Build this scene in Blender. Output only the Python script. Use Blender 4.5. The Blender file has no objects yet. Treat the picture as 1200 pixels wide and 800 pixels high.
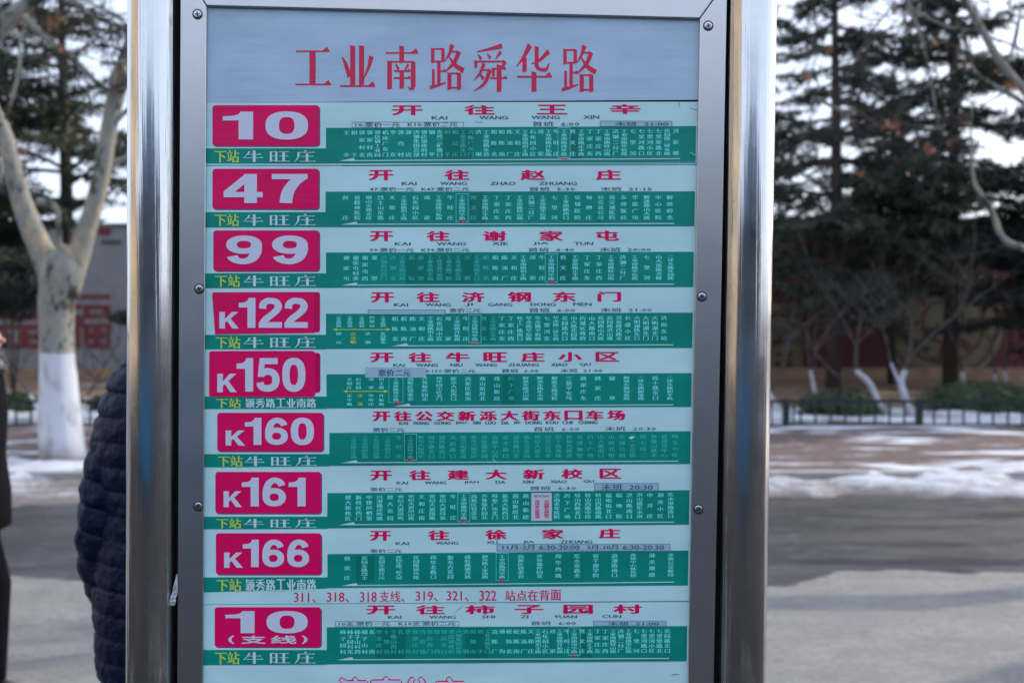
import bpy, math, random
import numpy as np
from mathutils import Vector, Matrix
random.seed(7)
rng = np.random.default_rng(7)
S = bpy.context.scene
COL = S.collection
R = math.radians

# ------------------------------------------------------------------ camera
F = 35 / 36 * 1200            # focal length in photo pixels
CZ = 1.5                      # camera height
PITCH = R(1.5)
cam = bpy.data.cameras.new('camera')
cam.lens = 35; cam.sensor_width = 36; cam.clip_end = 2000; cam.clip_start = 0.05
cam.dof.use_dof = True; cam.dof.focus_distance = 1.2; cam.dof.aperture_fstop = 5.0
camo = bpy.data.objects.new('camera', cam); COL.objects.link(camo)
camo.location = (0, 0, CZ); camo.rotation_euler = (R(90) - PITCH, 0, 0)
S.camera = camo

# ------------------------------------------------------------------ light
SUN_EL, SUN_AZ = R(27), R(58)          # azimuth measured from +Y towards +X
w = bpy.data.worlds.new('World'); S.world = w; w.use_nodes = True
nt = w.node_tree; bg = nt.nodes['Background']
sky = nt.nodes.new('ShaderNodeTexSky'); sky.sky_type = 'NISHITA'; sky.sun_disc = False
sky.sun_elevation = SUN_EL; sky.sun_rotation = SUN_AZ
sky.air_density = 1.0; sky.dust_density = 2.2; sky.ozone_density = 1.3
# a thin bright overcast veil over the blue (the same all round)
mixs = nt.nodes.new('ShaderNodeMix'); mixs.data_type = 'RGBA'
mixs.inputs[0].default_value = 0.6
mixs.inputs[7].default_value = (9.8, 11.0, 13.6, 1)
nt.links.new(sky.outputs[0], mixs.inputs[6]); nt.links.new(mixs.outputs[2], bg.inputs[0])
bg.inputs[1].default_value = 0.1
sun = bpy.data.lights.new('sun', 'SUN'); sun.energy = 2.3; sun.angle = R(0.6); sun.color = (1, .88, .72)
suno = bpy.data.objects.new('sun', sun); COL.objects.link(suno)
d = Vector((math.sin(SUN_AZ) * math.cos(SUN_EL), math.cos(SUN_AZ) * math.cos(SUN_EL), math.sin(SUN_EL)))
suno.rotation_euler = d.to_track_quat('Z', 'Y').to_euler(); suno.location = d * 50
S.view_settings.view_transform = 'Standard'; S.view_settings.look = 'None'
S.view_settings.exposure = 0.62; S.view_settings.gamma = 1

# ------------------------------------------------------------------ pixel -> place
SP, CP = math.sin(PITCH), math.cos(PITCH)
def at(px, py, Y):
    u, v = (px - 600) / F, (400 - py) / F
    t = Y / (CP + v * SP)
    return Vector((u * t, Y, CZ + t * (v * CP - SP)))
def atn(P, Y):                 # numpy: Nx2 pixels, Y scalar or array
    P = np.asarray(P, float); u = (P[:, 0] - 600) / F; v = (400 - P[:, 1]) / F
    t = Y / (CP + v * SP)
    return np.stack([u * t, np.broadcast_to(Y, t.shape), CZ + t * (v * CP - SP)], 1)

# ------------------------------------------------------------------ materials
def mat(name, col, rough=.6, metal=0, coat=0, var=0, scale=20, bump=0, bscale=None, stretch=(1, 1, 1), col2=None, spec=.5, coatr=.08, detail=4, contrast=None):
    m = bpy.data.materials.new(name); m.use_nodes = True; n = m.node_tree
    b = n.nodes['Principled BSDF']
    c = (*col, 1); b.inputs['Base Color'].default_value = c
    b.inputs['Roughness'].default_value = rough; b.inputs['Metallic'].default_value = metal
    b.inputs['Coat Weight'].default_value = coat; b.inputs['Coat Roughness'].default_value = coatr
    b.inputs['Specular IOR Level'].default_value = spec
    if var or bump or col2:
        tc = n.nodes.new('ShaderNodeTexCoord'); mp = n.nodes.new('ShaderNodeMapping'); mp.inputs['Scale'].default_value = stretch
        n.links.new(tc.outputs['Object'], mp.inputs[0])
        no = n.nodes.new('ShaderNodeTexNoise'); no.inputs['Scale'].default_value = scale; no.inputs['Detail'].default_value = detail
        n.links.new(mp.outputs[0], no.inputs['Vector'])
        if var or col2:
            cr = n.nodes.new('ShaderNodeValToRGB')
            lo, hi = contrast or (.3, .7)
            cr.color_ramp.elements[0].position = lo; cr.color_ramp.elements[1].position = hi
            c2 = col2 or tuple(min(1, x * (1 + var)) for x in col)
            c1 = col if col2 else tuple(x * (1 - var) for x in col)
            cr.color_ramp.elements[0].color = (*c1, 1); cr.color_ramp.elements[1].color = (*c2, 1)
            n.links.new(no.outputs[0], cr.inputs[0]); n.links.new(cr.outputs[0], b.inputs['Base Color'])
        if bump:
            nb = n.nodes.new('ShaderNodeTexNoise'); nb.inputs['Scale'].default_value = bscale or scale * 2; nb.inputs['Detail'].default_value = 6
            n.links.new(mp.outputs[0], nb.inputs['Vector'])
            bp = n.nodes.new('ShaderNodeBump'); bp.inputs['Strength'].default_value = bump; bp.inputs['Distance'].default_value = .02
            n.links.new(nb.outputs[0], bp.inputs['Height']); n.links.new(bp.outputs[0], b.inputs['Normal'])
    return m

def film(name, col, var=.05, rough=.5, coat=.16, coatr=.09, rip=.6):
    """printed vinyl under a cheap clear film: faint bands along the sheet, mottled print, slight ripples in the gloss"""
    m = mat(name, col, rough, 0, spec=.2, coat=coat, var=var, scale=9, stretch=(1, 1, 3), coatr=coatr)
    n = m.node_tree; b = n.nodes['Principled BSDF']
    tc = n.nodes.new('ShaderNodeTexCoord'); mp = n.nodes.new('ShaderNodeMapping'); mp.inputs['Scale'].default_value = (3, 1, 42)
    n.links.new(tc.outputs['Object'], mp.inputs[0])
    no = n.nodes.new('ShaderNodeTexNoise'); no.inputs['Scale'].default_value = 4; no.inputs['Detail'].default_value = 5
    n.links.new(mp.outputs[0], no.inputs['Vector'])
    bp = n.nodes.new('ShaderNodeBump'); bp.inputs['Strength'].default_value = rip; bp.inputs['Distance'].default_value = .002
    # hand-smoothed film: slack diagonal wrinkles over the fine banding, patches of dust that dull the gloss
    m2 = n.nodes.new('ShaderNodeMapping'); m2.inputs['Rotation'].default_value = (0, .7, 0); m2.inputs['Scale'].default_value = (22, 1, 4); n.links.new(tc.outputs['Object'], m2.inputs[0])
    n2 = n.nodes.new('ShaderNodeTexNoise'); n2.inputs['Scale'].default_value = 2; n2.inputs['Detail'].default_value = 4; n2.inputs['Distortion'].default_value = .8; n.links.new(m2.outputs[0], n2.inputs['Vector'])
    ad = n.nodes.new('ShaderNodeMath'); ad.operation = 'MULTIPLY_ADD'; ad.inputs[1].default_value = 2.2; n.links.new(n2.outputs[0], ad.inputs[0]); n.links.new(no.outputs[0], ad.inputs[2])
    n.links.new(ad.outputs[0], bp.inputs['Height']); n.links.new(bp.outputs[0], b.inputs['Coat Normal'])
    n3 = n.nodes.new('ShaderNodeTexNoise'); n3.inputs['Scale'].default_value = 16; n3.inputs['Detail'].default_value = 8; n3.inputs['Roughness'].default_value = .7; n.links.new(tc.outputs['Object'], n3.inputs['Vector'])
    mr = n.nodes.new('ShaderNodeMapRange'); mr.inputs[1].default_value = .4; mr.inputs[2].default_value = .7; mr.inputs[3].default_value = coatr; mr.inputs[4].default_value = coatr * 3.5
    n.links.new(n3.outputs[0], mr.inputs[0]); n.links.new(mr.outputs[0], b.inputs['Coat Roughness'])
    return m

def steel(name, base, rough, stretch, bump=.05, scale=40, wob=0.0):
    m = mat(name, base, rough, 1)
    n = m.node_tree; b = n.nodes['Principled BSDF']
    tc = n.nodes.new('ShaderNodeTexCoord'); mp = n.nodes.new('ShaderNodeMapping'); mp.inputs['Scale'].default_value = stretch
    n.links.new(tc.outputs['Object'], mp.inputs[0])
    no = n.nodes.new('ShaderNodeTexNoise'); no.inputs['Scale'].default_value = scale; no.inputs['Detail'].default_value = 8
    n.links.new(mp.outputs[0], no.inputs['Vector'])
    bp = n.nodes.new('ShaderNodeBump'); bp.inputs['Strength'].default_value = bump; bp.inputs['Distance'].default_value = .001
    n.links.new(no.outputs[0], bp.inputs['Height']); n.links.new(bp.outputs[0], b.inputs['Normal'])
    # smears and water marks change the gloss
    n2 = n.nodes.new('ShaderNodeTexNoise'); n2.inputs['Scale'].default_value = 14; n2.inputs['Detail'].default_value = 9; n2.inputs['Roughness'].default_value = .7
    n.links.new(tc.outputs['Object'], n2.inputs['Vector'])
    mr = n.nodes.new('ShaderNodeMapRange'); mr.inputs[1].default_value = .35; mr.inputs[2].default_value = .7
    mr.inputs[3].default_value = rough * (.97 if rough > .2 else .6); mr.inputs[4].default_value = rough * (1.12 if rough > .2 else 2.4)
    n.links.new(n2.outputs[0], mr.inputs[0]); n.links.new(mr.outputs[0], b.inputs['Roughness'])
    cr = n.nodes.new('ShaderNodeValToRGB'); cr.color_ramp.elements[0].position = .3; cr.color_ramp.elements[1].position = .62
    cr.color_ramp.elements[0].color = (*[x * .96 for x in base], 1); cr.color_ramp.elements[1].color = (*base, 1)
    n3 = n.nodes.new('ShaderNodeTexNoise'); n3.inputs['Scale'].default_value = 30; n3.inputs['Detail'].default_value = 9; n3.inputs['Roughness'].default_value = .75
    n.links.new(tc.outputs['Object'], n3.inputs['Vector'])
    n.links.new(n3.outputs[0], cr.inputs[0]); n.links.new(cr.outputs[0], b.inputs['Base Color'])
    return m

M = {}
M['paper'] = film('pale_cyan_print', (.56, .87, .92), .07)
M['title'] = film('blue_print', (.44, .62, .80), .11, coat=.8, coatr=.12, rip=.35)
M['green'] = film('green_print', (.0, .285, .225), .12)
M['patch'] = film('dark_green_print', (.0, .21, .165), .05)
M['badge'] = film('magenta_print', (.84, .0, .13), .08)
M['badge2'] = film('magenta_print_old', (.62, .0, .11), .05)
M['number'] = film('lavender_print', (.70, .74, .92), .02)
M['red'] = film('red_print', (.78, .0, .12), .05)
M['titlered'] = film('title_red_print', (.74, .03, .10), .05)
M['ink'] = film('ink_print', (.05, .13, .20), .05)
M['cyan'] = film('cyan_print', (.22, .95, .93), .05)
M['dim'] = film('dim_cyan_print', (.05, .60, .53), .05)
M['white'] = film('white_print', (.60, .86, .90), .02)
M['yellow'] = film('yellow_print', (.55, .80, .12), .02)
M['sticker'] = film('sticker_print', (.37, .60, .72), .03)
M['wsticker'] = film('white_sticker_print', (.62, .68, .80), .02)
M['post'] = steel('polished_steel', (.64, .65, .66), .085, (7, 7, .10), .9, 30)
M['frame'] = steel('brushed_steel', (.62, .625, .63), .29, (60, 60, 1.2), .10, 40)
M['dark'] = mat('dark_gap', (.012, .012, .014), .7)
M['screw'] = steel('screw_steel', (.55, .55, .56), .25, (1, 1, 1), .1)
M['tag'] = mat('crumpled_paper', (.6, .66, .72), .6, bump=.6, scale=150)
M['snow'] = mat('snow', (.40, .41, .44), .6, col2=(.58, .61, .68), contrast=(.30, .56), scale=4, stretch=(.5, 1.6, 1), bump=.7, bscale=14)
M['bark_dark'] = mat('cedar_bark', (.055, .045, .04), .9, var=.3, scale=8, bump=.5, stretch=(1, 1, .3))
M['needle'] = mat('cedar_needles', (.030, .044, .028), .7, var=.55, scale=1.3)
M['needle2'] = mat('cedar_needles_olive', (.045, .055, .022), .7, var=.5, scale=1.6)
M['needle_dark'] = mat('cedar_needles_blue', (.010, .020, .020), .7, var=.4, scale=1.5)
M['hedge'] = mat('hedge_leaves', (.030, .055, .020), .7, var=.6, scale=3)
M['twig'] = mat('twig_bark', (.055, .048, .045), .85, var=.35, scale=6)
M['white_twig'] = mat('limewash', (.42, .44, .50), .9, var=.15, scale=9, bump=.2)
M['leaf'] = mat('dry_leaf', (.22, .085, .035), .6, var=.45, scale=6)
M['fence'] = mat('dark_green_paint', (.004, .020, .020), .45, var=.2, scale=5)
M['wallgrey'] = mat('grey_hoarding', (.19, .21, .235), .6, var=.10, scale=1.2, bump=.1)
M['wallred'] = mat('dark_red_hoarding', (.065, .003, .008), .6, var=.15, scale=.9, bump=.1)
M['signred'] = mat('red_vinyl', (.13, .003, .014), .5, var=.1, scale=2)
M['gold'] = mat('faded_gold_vinyl', (.11, .10, .05), .6, var=.25, scale=2)
M['concrete'] = mat('tan_concrete', (.28, .18, .12), .85, var=.25, scale=4, bump=.3)

# plane tree bark: olive-grey with cream and rust flakes, limewash on the lowest metre of the trunk
def bark(name, wash):
    m = mat(name, (.2, .19, .165), .8, var=0, bump=.35, scale=6, bscale=16, stretch=(1, 1, .45))
    n = m.node_tree; b = n.nodes['Principled BSDF']
    g = n.nodes.new('ShaderNodeTexCoord')
    mp = n.nodes.new('ShaderNodeMapping'); mp.inputs['Scale'].default_value = (1, 1, .5); n.links.new(g.outputs['Object'], mp.inputs[0])
    a = n.nodes.new('ShaderNodeTexNoise'); a.inputs['Scale'].default_value = 5.5; a.inputs['Detail'].default_value = 4; a.inputs['Roughness'].default_value = .68; n.links.new(mp.outputs[0], a.inputs['Vector'])
    cr = n.nodes.new('ShaderNodeValToRGB'); cr.color_ramp.interpolation = 'B_SPLINE'; E = cr.color_ramp.elements
    E[0].position = .34; E[0].color = (0.041, 0.029, 0.023, 1); E[1].position = .66; E[1].color = (0.410, 0.312, 0.213, 1)
    for p, c in ((.43, (.07, .06, .045, 1)), (.46, (.17, .175, .145, 1)), (.50, (.26, .28, .28, 1)), (.56, (.20, .19, .15, 1)), (.60, (.34, .30, .24, 1))):
        e = E.new(p); e.color = c
    n.links.new(a.outputs[0], cr.inputs[0])
    out = cr.outputs[0]
    if wash:
        sp = n.nodes.new('ShaderNodeSeparateXYZ'); n.links.new(g.outputs['Object'], sp.inputs[0])
        no = n.nodes.new('ShaderNodeTexNoise'); no.inputs['Scale'].default_value = 20; n.links.new(g.outputs['Object'], no.inputs['Vector'])
        md = n.nodes.new('ShaderNodeMath'); md.operation = 'MULTIPLY_ADD'; md.inputs[1].default_value = .06
        n.links.new(no.outputs[0], md.inputs[0]); n.links.new(sp.outputs[2], md.inputs[2])
        mr = n.nodes.new('ShaderNodeMapRange'); mr.inputs[1].default_value = wash - .01; mr.inputs[2].default_value = wash + .01
        n.links.new(md.outputs[0], mr.inputs[0])
        w2 = n.nodes.new('ShaderNodeTexNoise'); w2.inputs['Scale'].default_value = 7; w2.inputs['Detail'].default_value = 6; n.links.new(mp.outputs[0], w2.inputs['Vector'])
        wr = n.nodes.new('ShaderNodeValToRGB'); wr.color_ramp.elements[0].color = (.30, .31, .33, 1); wr.color_ramp.elements[1].color = (.52, .55, .62, 1)
        wr.color_ramp.elements[0].position = .32; wr.color_ramp.elements[1].position = .5
        n.links.new(w2.outputs[0], wr.inputs[0])
        mx = n.nodes.new('ShaderNodeMix'); mx.data_type = 'RGBA'
        mu = n.nodes.new('ShaderNodeMapRange'); mu.inputs[1].default_value = .12; mu.inputs[2].default_value = .42; mu.inputs[3].default_value = .8; mu.inputs[4].default_value = 0
        m2_ = n.nodes.new('ShaderNodeMath'); m2_.operation = 'MULTIPLY_ADD'; m2_.inputs[1].default_value = .5; n.links.new(w2.outputs[0], m2_.inputs[0]); n.links.new(sp.outputs[2], m2_.inputs[2])
        sb_ = n.nodes.new('ShaderNodeMath'); sb_.operation = 'SUBTRACT'; sb_.inputs[1].default_value = .1; n.links.new(m2_.outputs[0], sb_.inputs[0]); n.links.new(sb_.outputs[0], mu.inputs[0])
        mw = n.nodes.new('ShaderNodeMix'); mw.data_type = 'RGBA'; n.links.new(mu.outputs[0], mw.inputs[0]); n.links.new(wr.outputs[0], mw.inputs[6]); mw.inputs[7].default_value = (.20, .17, .15, 1)
        n.links.new(mr.outputs[0], mx.inputs[0]); n.links.new(mw.outputs[2], mx.inputs[6]); n.links.new(out, mx.inputs[7]); out = mx.outputs[2]
    n.links.new(out, b.inputs['Base Color'])
    return m
M['bark'] = bark('plane_tree_bark', 1.06)
M['bark_plain'] = bark('plane_tree_branch_bark', 0)

# ------------------------------------------------------------------ object helpers
def tag(o, label=None, cat=None, group=None, kind=None):
    for k, v in (('label', label), ('category', cat), ('group', group), ('kind', kind)):
        if v: o[k] = v
    return o
def thing(name, label, cat, loc=(0, 0, 0), group=None):
    o = bpy.data.objects.new(name, None); COL.objects.link(o); o.location = loc; o.empty_display_size = .1
    return tag(o, label, cat, group)
def wloc(o):
    v = Vector((0, 0, 0))
    while o is not None: v = v + o.location; o = o.parent
    return v
class MB:
    def __init__(s): s.v = []; s.f = []; s.n = 0
    def add(s, V, Fs):
        V = np.asarray(V, float).reshape(-1, 3)
        s.v.append(V); n = s.n
        s.f.extend([tuple(i + n for i in f) for f in Fs]); s.n += len(V); return s
    def box(s, x0, x1, y0, y1, z0, z1):
        return s.add([(x0, y0, z0), (x1, y0, z0), (x1, y1, z0), (x0, y1, z0), (x0, y0, z1), (x1, y0, z1), (x1, y1, z1), (x0, y1, z1)],
                     [(0, 3, 2, 1), (4, 5, 6, 7), (0, 1, 5, 4), (1, 2, 6, 5), (2, 3, 7, 6), (3, 0, 4, 7)])
    def prism(s, poly, Y0, Y1):
        """front polygon in photo pixels on the plane Y0 (nearer), straight back to Y1; clockwise in the picture or not"""
        A = atn(poly, Y0); B = A.copy(); B[:, 1] = Y1; k = len(A)
        ar = sum(A[i, 0] * A[(i + 1) % k, 2] - A[(i + 1) % k, 0] * A[i, 2] for i in range(k))
        if ar < 0: A = A[::-1]; B = B[::-1]
        fs = [tuple(range(k)), tuple(range(2 * k - 1, k - 1, -1))] + [(i, i + k, (i + 1) % k + k, (i + 1) % k) for i in range(k)]
        return s.add(np.vstack([A, B]), fs)
    def tube(s, pts, rad, seg=10, caps=True, wob=0):
        pts = [Vector(p) for p in pts]; V = []; n = len(pts); up = None
        for i, p in enumerate(pts):
            t = (pts[min(i + 1, n - 1)] - pts[max(i - 1, 0)]).normalized()
            if up is None:
                up = t.orthogonal().normalized()
            up = (up - t * up.dot(t)).normalized(); b = t.cross(up)
            for k in range(seg):
                a = 2 * math.pi * k / seg; r = rad[i] * (1 + (random.uniform(-wob, wob) if wob else 0))
                V.append(p + (up * math.cos(a) + b * math.sin(a)) * r)
        fs = [(i * seg + k, i * seg + (k + 1) % seg, (i + 1) * seg + (k + 1) % seg, (i + 1) * seg + k) for i in range(n - 1) for k in range(seg)]
        if caps: fs += [tuple(range(seg - 1, -1, -1)), tuple((n - 1) * seg + k for k in range(seg))]
        return s.add([tuple(v) for v in V], fs)
    def loft(s, rings, closed=True):
        k = len(rings[0]); V = [p for r in rings for p in r]; n = len(rings)
        fs = [(i * k + j, i * k + (j + 1) % k, (i + 1) * k + (j + 1) % k, (i + 1) * k + j) for i in range(n - 1) for j in range(k)]
        fs += [tuple(range(k - 1, -1, -1)), tuple((n - 1) * k + j for j in range(k))]
        return s.add(V, fs)
    def build(s, name, m, parent=None, smooth=False, label=None, kind=None, loc=None, mods=()):
        V = np.vstack(s.v) if s.v else np.zeros((0, 3))
        off = wloc(parent) if parent is not None else Vector(loc or (0, 0, 0))
        me = bpy.data.meshes.new(name); me.from_pydata((V - np.array(off)).tolist(), [], s.f)
        if m is not None: me.materials.append(m)
        if smooth: me.polygons.foreach_set('use_smooth', [True] * len(me.polygons))
        me.update(); o = bpy.data.objects.new(name, me); COL.objects.link(o)
        if parent is not None: o.parent = parent
        else: o.location = off
        return tag(o, label, None, None, kind)
def smooth_path(pts, n=6):
    """catmull-rom through (x,y,..) tuples"""
    P = [np.array(p, float) for p in pts]; P = [2 * P[0] - P[1]] + P + [2 * P[-1] - P[-2]]; out = []
    for i in range(1, len(P) - 2):
        for k in range(n):
            t = k / n; a, b, c, e = P[i - 1], P[i], P[i + 1], P[i + 2]
            out.append(.5 * (2 * b + (c - a) * t + (2 * a - 5 * b + 4 * c - e) * t * t + (3 * b - a - 3 * c + e) * t ** 3))
    out.append(P[-2]); return out

# ------------------------------------------------------------------ lettering
YS = 1.2                                     # plane of the printed sheet
_g = {}
def text_mesh(s, res=2):
    k = (s, res)
    if k not in _g:
        c = bpy.data.curves.new('t', 'FONT'); c.body = s; c.size = 1; c.resolution_u = res
        o = bpy.data.objects.new('t', c); COL.objects.link(o)
        dg = bpy.context.evaluated_depsgraph_get(); me = bpy.data.meshes.new_from_object(o.evaluated_get(dg))
        V = np.zeros(len(me.vertices) * 3); me.vertices.foreach_get('co', V); V = V.reshape(-1, 3)[:, :2].copy()
        fs = [tuple(p.vertices) for p in me.polygons]
        bpy.data.objects.remove(o); bpy.data.curves.remove(c); bpy.data.meshes.remove(me)
        _g[k] = (V, fs)
    return _g[k]
class Ink:
    """flat print: collects glyph faces in photo pixels, each stroke a hair above the one before"""
    def __init__(s, lift): s.mb = MB(); s.lift = lift; s.k = 0
    def put(s, P, fs, fixed=None):
        if len(P) == 0: return
        s.k += 1; d = s.lift + (s.k % 40) * 6e-6 if fixed is None else s.lift + fixed
        V = atn(P, YS - d); s.mb.add(V, fs)
    def text(s, txt, x0, x1, y0, y1, bold=0, boldy=0, res=2, full=False):
        V, fs = text_mesh(txt, res)
        if len(V) == 0: return
        lo, hi = V.min(0), V.max(0)
        if full: lo = np.array([0, -.12]); hi = np.array([1., .88])
        X = x0 + (V[:, 0] - lo[0]) / (hi[0] - lo[0]) * (x1 - x0); Y = y1 - (V[:, 1] - lo[1]) / (hi[1] - lo[1]) * (y1 - y0)
        P = np.stack([X, Y], 1)
        shifts = [(0, 0)]
        if bold: shifts += [(-bold, 0), (bold, 0)]
        if boldy: shifts += [(0, -boldy), (0, boldy)]
        if bold and boldy: shifts += [(bold * .6, boldy * .6), (-bold * .6, -boldy * .6)]
        for a, b in shifts: s.put(P + np.array([a, b]), fs)
    def rect(s, x0, x1, y0, y1, dy=0):
        s.put(np.array([(x0, y1), (x1, y1 + dy), (x1, y0 + dy), (x0, y0)]), [(0, 1, 2, 3)])
    def poly(s, pts, fixed=None): s.put(np.array(pts, float), [tuple(range(len(pts)))], fixed)
    def frame(s, x0, x1, y0, y1, t=.5):
        for q in ((x0, x1, y0, y0 + t), (x0, x1, y1 - t, y1), (x0, x0 + t, y0, y1), (x1 - t, x1, y0, y1)): s.rect(*q)
    def col(s, txt, xc, y0, y1, w=7, maxh=5.5):
        n = len(txt); h = min(maxh, (y1 - y0) / n)
        for i, ch in enumerate(txt):
            yc = y0 + h / 2 + (y1 - y0 - h) * (i / (n - 1) if n > 1 else .5)
            s.text(ch, xc - w / 2, xc + w / 2, yc - h / 2, yc + h / 2, res=1, full=True, bold=.22)
    def build(s, name, m, parent, label=None, kind=None):
        return s.mb.build(name, m, parent, label=label, kind=kind) if s.mb.n else None

def ribbon(pts, closed=False):
    """pts (x,y,width) -> quad strip"""
    P = np.array(pts, float); n = len(P); T = np.zeros((n, 2))
    for i in range(n):
        a = P[(i - 1) % n if closed else max(i - 1, 0), :2]; b = P[(i + 1) % n if closed else min(i + 1, n - 1), :2]
        t = b - a; T[i] = t / (np.hypot(*t) + 1e-9)
    N = np.stack([-T[:, 1], T[:, 0]], 1) * P[:, 2:3] / 2
    V = np.vstack([P[:, :2] + N, P[:, :2] - N])
    m = n if closed else n - 1
    return V, [(i, (i + 1) % n, n + (i + 1) % n, n + i) for i in range(m)]

# song-style brush glyphs, 100 x 100 box, y down
def HS(x0, x1, y, t=4, tri=1):
    t = t if t < 7 else 5
    L = [[(x0, y - t / 2), (x1, y - t / 2), (x1, y + t / 2), (x0, y + t / 2)]]
    if tri: L.append([(x1 - 20 * tri, y - t / 2 + .5), (x1 - 6 * tri, y - 11 * tri), (x1 + 2, y), (x1, y + t / 2)])
    return L
def VS(x, y0, y1, ww=15): return [[(x - ww / 2 - 2, y0), (x + ww / 2, y0 + 2.5), (x + ww / 2, y1 - 1.5), (x, y1), (x - ww / 2, y1), (x - ww / 2, y0 + 3)]]
def BR(*p):
    V, fs = ribbon(smooth_path(p, 5)); return [[tuple(V[i]) for i in f] for f in fs]
SONG = {
 '工': HS(2, 98, 12) + VS(50, 12, 93, 18) + HS(0, 102, 94),
 '业': VS(37, 0, 93, 15) + VS(63, 0, 93, 15) + BR((6, 28, 3), (17, 46, 11), (27, 74, 12)) + BR((92, 26, 15), (84, 50, 9), (71, 76, 3)) + HS(0, 102, 95),
 '南': HS(2, 98, 17) + VS(50, 0, 40, 14) + VS(14, 34, 100, 14) + HS(14, 86, 37, 4, 0) + VS(84, 35, 96, 14) + BR((86, 94, 12), (76, 99, 6), (68, 94, 2)) + BR((32, 42, 4), (41, 54, 8)) + BR((70, 42, 8), (60, 56, 3)) + HS(27, 75, 58, 4, .5) + HS(26, 76, 74, 4, .5) + VS(50, 58, 98, 13),
 '路': VS(9, 5, 40, 10) + HS(9, 40, 8, 4, 0) + VS(39, 5, 38, 10) + HS(9, 40, 36, 4, 0) + VS(27, 36, 88, 10) + HS(27, 47, 58, 4, .5) + VS(11, 52, 92, 8) + BR((0, 95, 8), (24, 90, 6), (48, 83, 3)) + BR((66, -2, 13), (58, 18, 8), (44, 36, 2)) + HS(60, 86, 14, 4, 0) + BR((86, 13, 13), (72, 38, 10), (44, 60, 2)) + BR((56, 24, 3), (74, 44, 10), (100, 57, 12)) + VS(58, 60, 100, 12) + HS(58, 88, 63, 4, 0) + VS(86, 60, 100, 12) + HS(58, 88, 95, 4, 0),
 '舜': BR((86, -1, 12), (50, 6, 7), (12, 12, 3)) + BR((14, 18, 3), (24, 29, 9)) + BR((42, 16, 3), (51, 27, 9)) + BR((82, 12, 9), (66, 29, 3)) + VS(8, 30, 48, 9) + HS(8, 92, 34, 4, 0) + BR((95, 33, 14), (84, 49, 3)) + BR((32, 38, 10), (20, 60, 7), (2, 76, 2)) + HS(24, 48, 53, 4, 0) + BR((50, 52, 13), (34, 82, 9), (2, 100, 2)) + BR((18, 60, 3), (31, 73, 10)) + HS(54, 96, 50, 4, .5) + VS(60, 50, 68, 8) + HS(50, 100, 71, 4, .5) + VS(77, 40, 102, 14),
 '华': BR((38, -2, 15), (20, 24, 9), (-2, 46, 2)) + VS(22, 24, 58, 13) + VS(58, 0, 46, 12) + BR((94, 12, 12), (66, 32, 7), (42, 40, 2)) + BR((58, 44, 12), (66, 51, 8), (86, 52, 8), (95, 38, 3)) + HS(0, 102, 68) + VS(50, 56, 102, 15),
 '牛': BR((32, 8, 11), (22, 32, 7), (6, 56, 3)) + HS(26, 90, 34, 7, .7) + HS(0, 100, 62, 7, .7) + VS(56, 0, 100, 14),
 '旺': VS(6, 8, 96, 11) + VS(34, 8, 96, 11) + HS(6, 34, 12, 7, 0) + HS(6, 34, 48, 7, 0) + HS(6, 34, 86, 7, 0) + HS(46, 96, 12, 7, .5) + HS(48, 94, 48, 7, .5) + HS(42, 102, 92, 7, .5) + VS(71, 12, 92, 14),
 '庄': BR((48, -2, 6), (58, 9, 11)) + HS(16, 98, 17, 7, .6) + BR((20, 17, 11), (18, 60, 9), (0, 100, 3)) + HS(32, 92, 50, 7, .5) + VS(62, 26, 92, 13) + HS(24, 102, 93, 7, .6),
}
def song(ink, ch, x0, x1, y0, y1):
    for st in SONG[ch]: ink.poly([(x0 + a * (x1 - x0) / 100, y0 + b * (y1 - y0) / 100) for a, b in st])
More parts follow.
